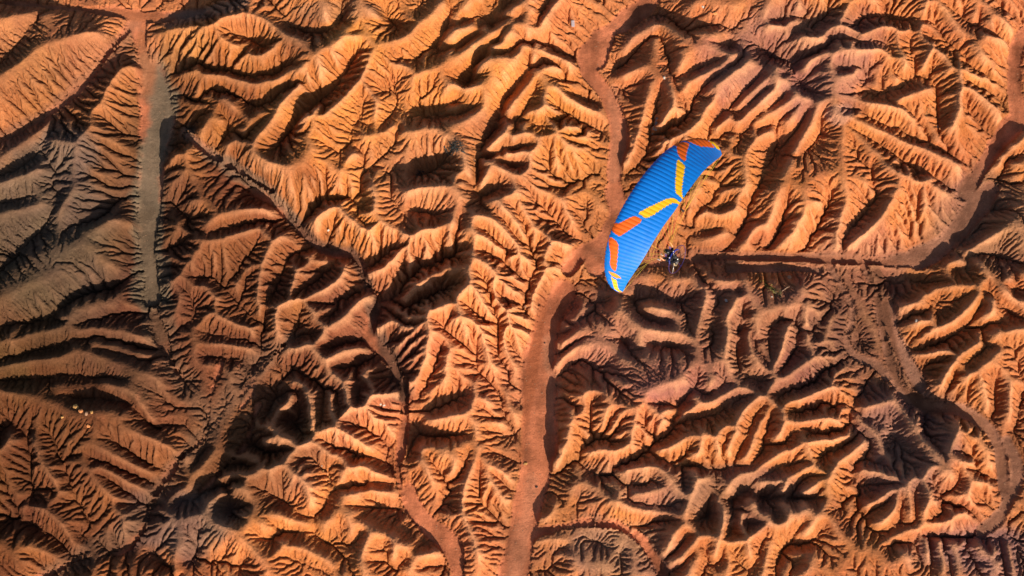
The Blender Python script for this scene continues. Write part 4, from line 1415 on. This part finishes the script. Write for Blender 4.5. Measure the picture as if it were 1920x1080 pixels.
# pallet like white crate remains
pal=empty('pallet',ground(1074.5,46)); tag(pal,'small pale violet slatted pallet leaning on the lit ridge near the top','pallet')
a=ground(1074,40)-pal.location; b=ground(1074.5,52)-pal.location; d=(b-a).normalized(); sd=d.cross(Vector((0,0,1))).normalized(); upn=sd.cross(d)
ctr=(a+b)/2+Vector((0,0,.3))
rot=Matrix((d,sd,upn)).transposed()
for k in range(4):
    MB().box(ctr+sd*(k-1.5)*.115,( (b-a).length,.085,.04),rot,.1).build('slat',mat('pale_board',(.30,.27,.30),.7,10,.15,.3) if k==0 else bpy.data.materials['pale_board'],pal,False)
for k in (-1,0,1):
    MB().box(ctr+d*k*.33-upn*.05,(.08,.44,.05),rot,.1).build('cross_bar',bpy.data.materials['pale_board'],pal,False)
# plants
leaf_m=mat('yellow_green_leaf',(.26,.27,.05),.6,5,.3); leaf_d=mat('dull_green_leaf',(.13,.12,.04),.7,5,.3); stem_m=mat('plant_stem',(.22,.15,.08),.9,8,.3); deadw=mat('dry_twig',(.42,.27,.18),.9,8,.3)
def plant(u,v,path,label,name='shrub',nleaf=130,size=.085,lm=None,spread=.22,seed=1,cat='shrub'):
    rg=random.Random(seed); root=empty(name,ground(u,v)); tag(root,label,cat); p0=root.location
    pts=[ground(a,b)-p0+Vector((0,0,.18)) for a,b in path]
    pts[0].z-=.15
    MB().tube(pts,[.03*(1-.6*i/len(pts)) for i in range(len(pts))],6).build('stem',stem_m,root)
    lv=MB()
    for k in range(nleaf):
        t=rg.random()*(len(pts)-1); i=min(int(t),len(pts)-2); c=pts[i].lerp(pts[i+1],t-i)
        o=Vector((rg.gauss(0,1),rg.gauss(0,1),rg.gauss(0,.5)))*spread; o.z=abs(o.z)
        c=c+o; s=size*rg.uniform(.6,1.3); a=rg.uniform(0,6.28); d=Vector((math.cos(a),math.sin(a),rg.uniform(-.3,.5))).normalized(); sx=d.cross(Vector((0,0,1))).normalized()*s*.38; up=Vector((0,0,s*.12))
        b0=len(lv.v); lv.v+=[c,c+d*s*.5+sx+up,c+d*s,c+d*s*.5-sx+up,c+d*s*.5-up*.6]
        lv.f+=[(b0,b0+1,b0+4),(b0+1,b0+2,b0+4),(b0+2,b0+3,b0+4),(b0+3,b0,b0+4)]
        if k%4==0: lv.tube([c-o*.9,c],[.008,.005],3)
    o=lv.build('foliage',lm or leaf_m,root,False); o['kind']='stuff'
    return root
plant(1445,546,[(1455,551),(1445,543),(1436,536),(1426,530)],'sprawling yellow green shrub on the shaded terrace south of the long wash',nleaf=150,seed=2)
plant(1462,548,[(1466,556),(1462,549),(1458,545)],'dull olive weed at the right end of the yellow green shrub',name='weed',nleaf=60,size=.07,lm=leaf_d,seed=3,cat='weed')
plant(1738,210,[(1746,197),(1740,205),(1736,213),(1737,220)],'thin olive shrub on the lit ridge in the upper right',name='shrub',nleaf=90,size=.07,lm=leaf_d,seed=4)
def drybranch(u,v,u2,v2,label,seed):
    rg=random.Random(seed); a=ground(u,v); b=ground(u2,v2); m=MB(); d=b-a
    pts=[a.lerp(b,t)-a+Vector((rg.uniform(-.05,.05),rg.uniform(-.05,.05),.1+.08*math.sin(3.1*t))) for t in (0,.2,.4,.6,.8,1)]
    m.tube(pts,[.045,.04,.035,.03,.02,.01],6)
    for i in (1,2,3,4):
        m.tube(branch_pts(pts[i],(rg.uniform(-1,1)+d.x,rg.uniform(-1,1)+d.y,.2),.55,4,.3,rg),[.02,.017,.013,.01,.005],4)
    o=m.build('dry_branch',deadw); o.location=a; tag(o,label,'branch')
drybranch(1466,546,1482,536,'long pale dry branch lying right of the yellow green shrub',4)
drybranch(1450,543,1456,550,'short pale dry branch lying beside the olive weed',6)
print('ground things',time.time()-T0)

# ---------------- paraglider wing ----------------
def W3(u,v,z): x,y=px2w(u,v,z); return Vector((x,y,z))
ZC=119.0
PR=[((1158,547),(1167,547.5)),((1146,538),(1169.5,544)),((1138,524),(1175,533)),((1134,503),(1184,519)),((1136,472),(1200,495)),((1142,446),(1213,474)),((1153,418),(1227,450)),((1168,388),(1246,421)),((1186,358),(1266,394)),((1204,332),(1282,370)),((1224,308),(1300,345)),((1248,284),(1320,320)),((1270,270),(1333,308)),((1296,261),(1343,300)),((1319,262),(1349,295)),((1337,267),(1352,292)),((1349,279),(1353.5,290))]
SS=[0.0, 0.022, 0.057, 0.106, 0.187, 0.257, 0.338, 0.433, 0.528, 0.612, 0.699, 0.79, 0.851, 0.906, 0.947, 0.977, 1.0]
PAT= [('Y', [(0.955, -0.02), (0.968, -0.1), (0.983, -0.1), (0.998, -0.1), (0.988, 0.4), (0.97, 0.39), (0.958, 0.19)]), ('O', [(0.883, -0.03), (0.9, -0.03), (0.948, 0.04), (0.955, 0.09), (0.96, 0.32), (0.925, 0.28), (0.895, 0.24), (0.885, 0.15), (0.878, 0.01)]), ('O', [(0.833, 0.0), (0.865, -0.01), (0.873, 0.16), (0.863, 0.25), (0.772, 0.57), (0.787, 0.34), (0.797, 0.25), (0.828, 0.1)]), ('Y', [(0.77, 0.35), (0.763, 0.56), (0.755, 0.61), (0.63, 0.9), (0.603, 1.01), (0.6, 1.0), (0.61, 0.82), (0.625, 0.75), (0.7, 0.55)]), ('Y', [(0.427, 0.35), (0.495, 0.53), (0.557, 0.7), (0.583, 0.81), (0.578, 1.01), (0.565, 1.0), (0.557, 0.87), (0.522, 0.79), (0.46, 0.69), (0.43, 0.61), (0.422, 0.56)]), ('O', [(0.338, 0.0), (0.343, 0.09), (0.398, 0.27), (0.413, 0.35), (0.405, 0.55), (0.355, 0.44), (0.288, 0.25), (0.283, 0.21), (0.295, -0.02)]), ('O', [(0.268, 0.02), (0.255, 0.23), (0.238, 0.29), (0.107, 0.44), (0.128, 0.18), (0.19, 0.14), (0.238, 0.01)]), ('D', [(0.105, 0.12), (0.105, 0.31), (0.098, 0.53), (0.085, 0.71), (0.08, 0.45), (0.088, 0.25)]), ('Y', [(0.085, 0.23), (0.075, 0.35), (0.072, 0.49), (0.02, 0.6), (0.005, 0.96), (0.0, 0.55), (0.013, 0.26), (0.048, 0.29)])]
def smooth_interp(S,Vv,s):
    # catmull-rom style through the tabulated stations
    S=np.array(S); Vv=np.array(Vv,float); i=int(np.clip(np.searchsorted(S,s)-1,0,len(S)-2)); h=S[i+1]-S[i]; t=(s-S[i])/h
    def tan(k):
        if k==0: return (Vv[1]-Vv[0])/(S[1]-S[0])
        if k==len(S)-1: return (Vv[-1]-Vv[-2])/(S[-1]-S[-2])
        return (Vv[k+1]-Vv[k-1])/(S[k+1]-S[k-1])
    m0,m1=tan(i)*h,tan(i+1)*h
    return (2*t**3-3*t**2+1)*Vv[i]+(t**3-2*t**2+t)*m0+(-2*t**3+3*t**2)*Vv[i+1]+(t**3-t**2)*m1
LEp=[p[0] for p in PR]; TEp=[p[1] for p in PR]
def drop(s): a=abs(2*s-1); return 2.7*a**2.6
def station(s):
    s=min(max(s,0),1)
    l=smooth_interp(SS,LEp,s); t=smooth_interp(SS,TEp,s); d=drop(s)
    return W3(l[0],l[1],ZC-d+.06),W3(t[0],t[1],ZC-d-.12)
def frame(s):
    l,t=station(s); l2,_=station(s+.01); l1,_=station(s-.01); 
    m2=sum(station(min(s+.01,1)),Vector())/2; m1=sum(station(max(s-.01,0)),Vector())/2
    ch=(t-l); sp=(m2-m1).normalized(); n=ch.cross(sp).normalized()
    if n.z<0: n=-n
    return l,t,n
def foil(c,top):
    th=.17; y=5*th*(.2969*math.sqrt(c)-.126*c-.3516*c*c+.2843*c**3-.1015*c**4)
    return y*(.78 if top else -.22)
def inpoly(s,c,pl):
    r=False; n=len(pl); j=n-1
    for i in range(n):
        (xi,yi),(xj,yj)=pl[i],pl[j]
        if (yi>c)!=(yj>c) and s<(xj-xi)*(c-yi)/(yj-yi)+xi: r=not r
        j=i
    return r
def chaikin(p,it=2):
    for _ in range(it):
        q=[]
        for i in range(len(p)):
            a=p[i]; b=p[(i+1)%len(p)]
            q.append((a[0]*.8+b[0]*.2,a[1]*.8+b[1]*.2)); q.append((a[0]*.2+b[0]*.8,a[1]*.2+b[1]*.8))
        p=q
    return p
PAT[0]=(PAT[0][0],[(s,c*1.5) for s,c in PAT[0][1]]); PAT[1]=(PAT[1][0],[(s,c*1.6+(.03 if c>.1 else -.1)) for s,c in PAT[1][1]])
PATS=[(k,chaikin(p,1)) for k,p in PAT]
def fabric(name,c):
    m=mat(name,c,.5,2.2,.07,.5,spec=.4); b=m.node_tree.nodes['Principled BSDF']
    tr=m.node_tree.nodes.new('ShaderNodeBsdfTranslucent'); tr.inputs[0].default_value=(*c,1)
    mx=m.node_tree.nodes.new('ShaderNodeMixShader'); mx.inputs[0].default_value=.25
    out=m.node_tree.nodes['Material Output']; m.node_tree.links.new(b.outputs[0],mx.inputs[1]); m.node_tree.links.new(tr.outputs[0],mx.inputs[2]); m.node_tree.links.new(mx.outputs[0],out.inputs[0])
    return m
FB=[fabric('blue_canopy_cloth',(.0,.19,.70)),fabric('orange_canopy_cloth',(.80,.13,.006)),fabric('yellow_canopy_cloth',(.82,.47,.005)),fabric('amber_canopy_cloth',(.82,.30,.005)),fabric('light_blue_canopy_cloth',(.0,.24,.75))]
wing=empty('paraglider_wing',W3(1245,395,ZC)); tag(wing,'blue paraglider wing with orange and yellow chevrons flying above the badlands','paraglider')
wl0=wing.location
NC=50
def lateral(k):  # cell boundaries: narrower towards the tips
    x=k/NC*2-1; return .5+.5*(x*1.12-.12*x**3)
LOW=[]
for k in range(NC):
    sa,sb=lateral(k),lateral(k+1); nu=6; nc=44; verts=[]; faces=[]; idx=[]
    cs=[(i/nc)**1.6 for i in range(nc+1)]
    for a in range(nu+1):
        f=a/nu; s=sa+(sb-sa)*f; l,t,n=frame(s); ch=t-l; c_=ch.length; puff=math.sin(math.pi*f)
        wrow=[]
        for i in range(nc,-1,-1):    # upper surface from trailing edge to the nose
            c=cs[i]; h=foil(c,True)*c_+.032*puff**.8*min(1,c*12+.25)*(1-c)**.35
            wrow.append(l+ch*c+n*h-ch.normalized()*(.03*puff if c<.02 else 0)-wl0)
        for i in range(1,nc+1,3):
            c=cs[i]; h=foil(c,False)*c_-.02*puff*(1-c)**.4
            wrow.append(l+ch*c+n*h-wl0)
        verts+=wrow
    L_=len(wrow)
    for a in range(nu):
        s=sa+(sb-sa)*(a+.5)/nu
        for i in range(L_-1):
            faces.append((a*L_+i,a*L_+i+1,(a+1)*L_+i+1,(a+1)*L_+i))
            if i<nc:
                c=(cs[nc-i]+cs[nc-i-1])/2; m_=0
                for kk,pl in PATS:
                    if inpoly(s,c,pl): m_={'O':1,'Y':2,'D':3}[kk]
                idx.append(m_)
            else: idx.append(4)
    faces2=faces
    o=link_mesh('canopy_cell',verts,faces2,None,wing,True,FB,idx)
# rib seams on the upper surface
seam_m=mat('dark_blue_seam',(.0,.05,.33),.7)
for k in (0,NC):
    s=lateral(k); l,t,n=frame(s); ch=t-l; c_=ch.length; up_=[];lo=[]
    for i in range(13):
        c=(i/12)**1.5; up_.append(l+ch*c+n*foil(c,True)*c_-wl0); lo.append(l+ch*c+n*foil(c,False)*c_-wl0)
    V_=up_+lo; F_=[(i,i+1,14+i,13+i) for i in range(12)]
    link_mesh('tip_rib',V_,F_,FB[2],wing,False)
# ---------------- pilot frame ----------------
ZP=112.3
P0=W3(1259.5,486,ZP); hd=(W3(1259.5-86,486-50,ZP)-P0); hd.z=0; hd.normalize(); lf=Vector((0,0,1)).cross(hd)
PITCH=R(24)
fw=(hd*math.cos(PITCH)-Vector((0,0,1))*math.sin(PITCH)); up=(Vector((0,0,1))*math.cos(PITCH)+hd*math.sin(PITCH))
MP=Matrix.Translation(P0)@Matrix((fw,lf,up)).transposed().to_4x4()@Matrix.Scale(1.12,4)
def Lw(x,y,z): return MP@Vector((x,y,z))
# suspension lines
red=mat('red_line',(.60,.10,.05),.6,6,.1); yel=mat('yellow_line',(.62,.45,.06),.6,6,.1); whi=mat('pale_line',(.55,.5,.45),.6,6,.1); vio=mat('violet_riser',(.12,.07,.25),.7,6,.1)
def under(s,c):
    l,t,n=frame(s); ch=t-l; return l+ch*c+n*(foil(c,False)*ch.length-.01)
HL,HR=(.12,.47,.93),(.12,-.47,.93)
for side,(ss_) in ((1,[.08,.20,.32,.43]),(-1,[.57,.68,.80,.92])):
    base=Lw(.08,.24*side,.48); 
    cen=W3(1245,395,ZC-1.2); tops=[]
    for r,(c,mm) in enumerate(((.10,red),(.34,yel),(.62,yel))):
        tp=base+(cen-base).normalized()*.55+fw*(.07-.07*r); tops.append(tp)
        MB().tube([base-wl0,tp-wl0],.016,5).build('riser',vio,wing)
        for s in ss_:
            a=under(s-.03,c); b=under(s+.03,c); j=tp.lerp((a+b)/2,.68)
            m=MB().tube([tp-wl0,j-wl0],.0036 if not(r==0 and side==-1) else .009,4); m.tube([j-wl0,a-wl0],.0028,4); m.tube([j-wl0,b-wl0],.0028,4)
            m.build('suspension_line',mm,wing)
    hnd=Lw(*(HL if side==1 else HR))
    m=MB(); sA=[.0,.10,.2,.3,.4] if side==1 else [1,.9,.8,.7,.6]
    mid=hnd.lerp(sum((station(s)[1] for s in sA),Vector())/5,.5)
    m.tube([hnd-wl0,mid-wl0],.006,4)
    for s in sA:
        e=station(s)[1]; j=mid.lerp(e,.55); m.tube([mid-wl0,j-wl0],.006,4); m.tube([j-wl0,station(min(max(s-.02,0),1))[1]-wl0],.005,4); m.tube([j-wl0,station(min(max(s+.02,0),1))[1]-wl0],.005,4)
    m.build('brake_line',yel,wing)
# ---------------- pilot ----------------
skin=mat('orange_skin',(.62,.27,.13),.6,5,.1); black=mat('black_cloth',(.012,.013,.018),.85,8,.3,.3); blackp=mat('black_helmet_shell',(.01,.012,.016),.3); shoe=mat('pale_grey_shoe',(.6,.58,.55),.7); navy=mat('blue_painted_frame',(.012,.05,.36),.35); purp=mat('violet_tube',(.025,.015,.10),.4); alu=mat('bare_aluminium',(.7,.7,.68),.35,metal=.6); teal=mat('teal_harness_cloth',(.02,.10,.16),.8,6,.2); gold=mat('exhaust_metal',(.30,.24,.15),.55,metal=.3); white=mat('white_fitting',(.75,.75,.75),.5)  # bare skin in one even orange tone
def skinned(name,nodes,edges,material,M,parent=None,sub=2,root=0):
    me=bpy.data.meshes.new(name); me.from_pydata([n[0] for n in nodes],edges,[]); me.update()
    o=bpy.data.objects.new(name,me); col.objects.link(o)
    md=o.modifiers.new('skin','SKIN'); sv=me.skin_vertices
    if not sv: 
        bm=bmesh.new(); bm.from_mesh(me); bm.verts.layers.skin.verify(); bm.to_mesh(me); bm.free(); sv=me.skin_vertices
    for i,n in enumerate(nodes):
        r=n[1]; sv[0].data[i].radius=(r,r) if not hasattr(r,'__len__') else r
        sv[0].data[i].use_root=(i==root)
    md.use_smooth_shade=True
    sb=o.modifiers.new('sub','SUBSURF'); sb.levels=sub; sb.render_levels=sub
    dg=bpy.context.evaluated_depsgraph_get(); ev=o.evaluated_get(dg); nm=bpy.data.meshes.new_from_object(ev)
    o.modifiers.clear(); o.data=nm; nm.materials.clear(); nm.materials.append(material); nm.polygons.foreach_set('use_smooth',[True]*len(nm.polygons))
    if parent: o.parent=parent
    else: o.matrix_world=M
    return o
nodes=[((0,0,.02),.15),((.0,0,.2),.135),((-.02,0,.38),.15),((0,0,.52),.11),((.02,0,.6),.058),((.05,0,.68),.075),((.06,0,.78),.095),((.055,0,.87),.07)]
edges=[(i,i+1) for i in range(7)]
def add(p,r,par):
    nodes.append((p,r)); edges.append((par,len(nodes)-1)); return len(nodes)-1
add((.155,0,.75),.018,6)
for s in (1,-1):
    h=add((.06,.11*s,.0),.095,0); k=add((.30,.15*s,.06),.08,h); k=add((.50,.16*s,.10),.06,k); a=add((.62,.155*s,-.10),.052,k); a=add((.70,.15*s,-.28),.036,a); f=add((.74,.15*s,-.34),.036,a); f=add((.86,.16*s,-.35),.03,f)
    sh=add((-.01,.17*s,.51),.075,3); e=add((.0,.33*s,.55),.052,sh); e=add((.02,.43*s,.62),.045,e); ha=add((.07,.46*s,.78),.035,e); ha=add((.10,.47*s,.86),.028,ha); pm=add((.115,.47*s,.915),.036,ha)
    for q in range(4):
        y=(q-1.5)*.022; ln=(.036,.042,.038,.028)[q]
        b1=add((.135+.01,.47*s+y,.945),.010,pm); b2=add((.165,.47*s+y,.945+ln*.3),.0095,b1); b3=add((.168,.47*s+y,.915),.009,b2)
    t1=add((.13,.47*s-.04*s,.92),.011,pm); t2=add((.155,.47*s-.035*s,.93),.010,t1)
pilot=skinned('person',nodes,edges,skin,MP); tag(pilot,'pilot in black helmet and jacket seated in a powered paraglider harness under the wing','person')
for s in (1,-1): 
    MB().blob((.135,.033*s,.79),(.012,.014,.010),2,0).build('eye',white,pilot)
# helmet (open face)
bm=bmesh.new(); bmesh.ops.create_uvsphere(bm,u_segments=24,v_segments=16,radius=1)
dl=[v for v in bm.verts if (v.co.x>.55 and v.co.z<.25 and abs(v.co.y)<.75) or v.co.z<-.72]
bmesh.ops.delete(bm,geom=dl,context='VERTS')
bmesh.ops.solidify(bm,geom=bm.faces[:],thickness=.08)
for v in bm.verts: v.co=Vector((v.co.x*.175,v.co.y*.155,v.co.z*.165))
MB().addbm(bm,(.05,0,.80)).build('helmet',blackp,pilot)
MB().box((.19,0,.88),(.07,.16,.012),bev=.2).build('visor',blackp,pilot)
for s in (1,-1): MB().blob((.05,.14*s,.79),(.045,.03,.055),2,0).build('ear_cup',teal,pilot)
jn=[((-.0,0,.03),.18),((-.01,0,.2),.21),((-.03,0,.38),.235),((-.01,0,.54),.12),((0,0,.60),.075)]; je=[(0,1),(1,2),(2,3),(3,4)]
for s in (1,-1):
    b=len(jn); jn+=[((-.02,.19*s,.51),.095),((0,.33*s,.55),.068),((.015,.41*s,.60),.058)]; je+=[(3,b),(b,b+1),(b+1,b+2)]
skinned('jacket',jn,je,black,None,pilot)
tn=[((0,0,0),.16)]; te=[]
for s in (1,-1):
    b=len(tn); tn+=[((.07,.11*s,-.0),.115),((.30,.15*s,.06),.10),((.44,.16*s,.09),.08)]; te+=[(0,b),(b,b+1),(b+1,b+2)]
skinned('shorts',tn,te,black,None,pilot)
for s in (1,-1):
    skinned('shoe',[((.70,.15*s,-.33),.055),((.78,.155*s,-.365),.05),((.90,.16*s,-.36),.042)],[(0,1),(1,2)],shoe,None,pilot)
# ---------------- paramotor ----------------
pmr=empty('paramotor',(0,0,0),MP); tag(pmr,'backpack paramotor with violet hoop cage, blue bar and black engine behind the pilot','paramotor')
HC=(-.42,0,.30); 
MB().ring(HC,(1,0,0),.76,.016,64,8).build('cage_hoop',purp,pmr)
MB().ring((-.36,0,.30),(1,0,0),.42,.012,48,6).build('inner_hoop',black,pmr)
for k in range(6):
    a=math.pi/6+k*math.pi/3; d=Vector((0,math.cos(a),math.sin(a)))
    MB().tube([Vector((-.30,0,.3))+d*.12,Vector(HC)+d*.76],.011,6).build('cage_spoke',alu if k%2 else purp,pmr)
MB().tube([(-.30,-.46,.52),(-.20,-.30,.60),(-.16,0,.62),(-.20,.30,.60),(-.30,.46,.52)],[.03,.045,.05,.045,.03],8).build('spreader_bar',navy,pmr)
for s in (1,-1):
    MB().tube([(-.18,.26*s,.60),(.08,.24*s,.48)],.02,8).build('swing_arm',black,pmr)
    MB().tube([(-.2,.2*s,.6),(-.24,.18*s,.1),(-.2,.16*s,-.16)],.018,6).build('frame_tube',black,pmr)
    MB().blob((-.17,.20*s,.645),(.035,.035,.03),2,0).build('strap_buckle',white,pmr)
    MB().tube([(-.12,.14*s,.5),(.06,.16*s,.5),(.16,.14*s,.3),(.12,.12*s,.05)],.022,6).build('shoulder_strap',teal,pmr)
MB().box((-.01,0,-.14),(.46,.42,.09),bev=.3).box((-.17,0,.15),(.08,.40,.55),bev=.3).build('harness_seat',black,pmr)
eng=MB().box((-.33,0,.32),(.20,.24,.26),bev=.2).tube([(-.33,0,.30),(-.33,0,.62)],[.09,.075],14)
en=eng.build('engine',black,pmr)
fn=MB()
for k in range(7): fn.tube([(-.33,0,.44+k*.026),(-.33,0,.452+k*.026)],.105,16)
fn.build('cooling_fins',mat('dark_cast_metal',(.06,.06,.06),.5),en,False)
MB().tube([(-.33,.1,.3),(-.34,.24,.26),(-.36,.27,.1),(-.35,.2,-.06),(-.35,-.02,-.1)],[.03,.045,.055,.05,.035],8).build('exhaust',gold,pmr)
MB().box((-.28,-.0,-.06),(.18,.36,.2),bev=.35).build('fuel_tank',mat('fuel_tank_plastic',(.06,.06,.06),.4,5,.1),pmr)
bl=MB()
pr_=empty('propeller',(0,0,0)); pr_.parent=pmr
MB().tube([(-.43,0,.36),(-.50,0,.36)],[.05,.035],12).build('hub',alu,pr_)
for k in range(2):
    a=R(35)+k*math.pi; d=Vector((0,math.cos(a),math.sin(a))); t_=Vector((0,-math.sin(a),math.cos(a))); V_=[];F_=[]
    for i in range(9):
        f=i/8; r=.04+.60*f; wd=.035+.05*math.sin(math.pi*min(1,f*1.1+.1)); tw=R(40)*(1-f)+R(10)
        e=t_*math.cos(tw)*wd+Vector((1,0,0))*math.sin(tw)*wd; nn=Vector((1,0,0))*.008
        c=Vector((-.465,0,.36))+d*r
        V_+=[c-e,c+nn,c+e,c-nn]
    for i in range(8):
        for q in range(4): F_.append((i*4+q,i*4+(q+1)%4,(i+1)*4+(q+1)%4,(i+1)*4+q))
    F_+=[(0,1,2,3),(35,34,33,32)]
    link_mesh('blade',V_,F_,blackp,pr_)
# brake toggles held in the hands
for s,h in ((1,HL),(-1,HR)):
    m=MB().tube([(h[0]+.03,h[1]-.055,h[2]-.0),(h[0]+.03,h[1]+.055,h[2])],.012,6); m.tube([(h[0]+.03,h[1]-.05,h[2]),(h[0]+.02,h[1],h[2]+.09),(h[0]+.03,h[1]+.05,h[2])],.006,4)
    m.build('brake_toggle',yel if s==1 else red,pmr)
# small dark triangular sheet near the trailing edge
fl=empty('dark_triangle',W3(1279,393,115.5)); tag(fl,'small dark triangular pennant on a thin line below the trailing edge of the wing','sheet')
V_=[];F_=[]
p1,p2,p3=[W3(a,b,z)-fl.location for a,b,z in ((1275,389.5,115.6),(1284.5,395,115.5),(1280.5,399,115.4))]
for i in range(7):
    f=i/6; a=p1.lerp(p2,f); b=p1.lerp(p3,f); w_=.03*math.sin(f*7)
    V_+=[a+Vector((0,0,w_+.006)),b+Vector((0,0,-w_+.006)),b+Vector((0,0,-w_-.006)),a+Vector((0,0,w_-.006))]
for i in range(6):
    for q in range(4): F_.append((i*4+q,i*4+(q+1)%4,(i+1)*4+(q+1)%4,(i+1)*4+q))
link_mesh('triangle_sheet',V_,F_,black,fl)
MB().tube([p3,Lw(.08,-.24,.55)-fl.location],.005,4).build('sheet_line',red,fl)
print('done',time.time()-T0,'tris',sum(len(o.data.polygons)*2 for o in bpy.data.objects if o.type=='MESH'))
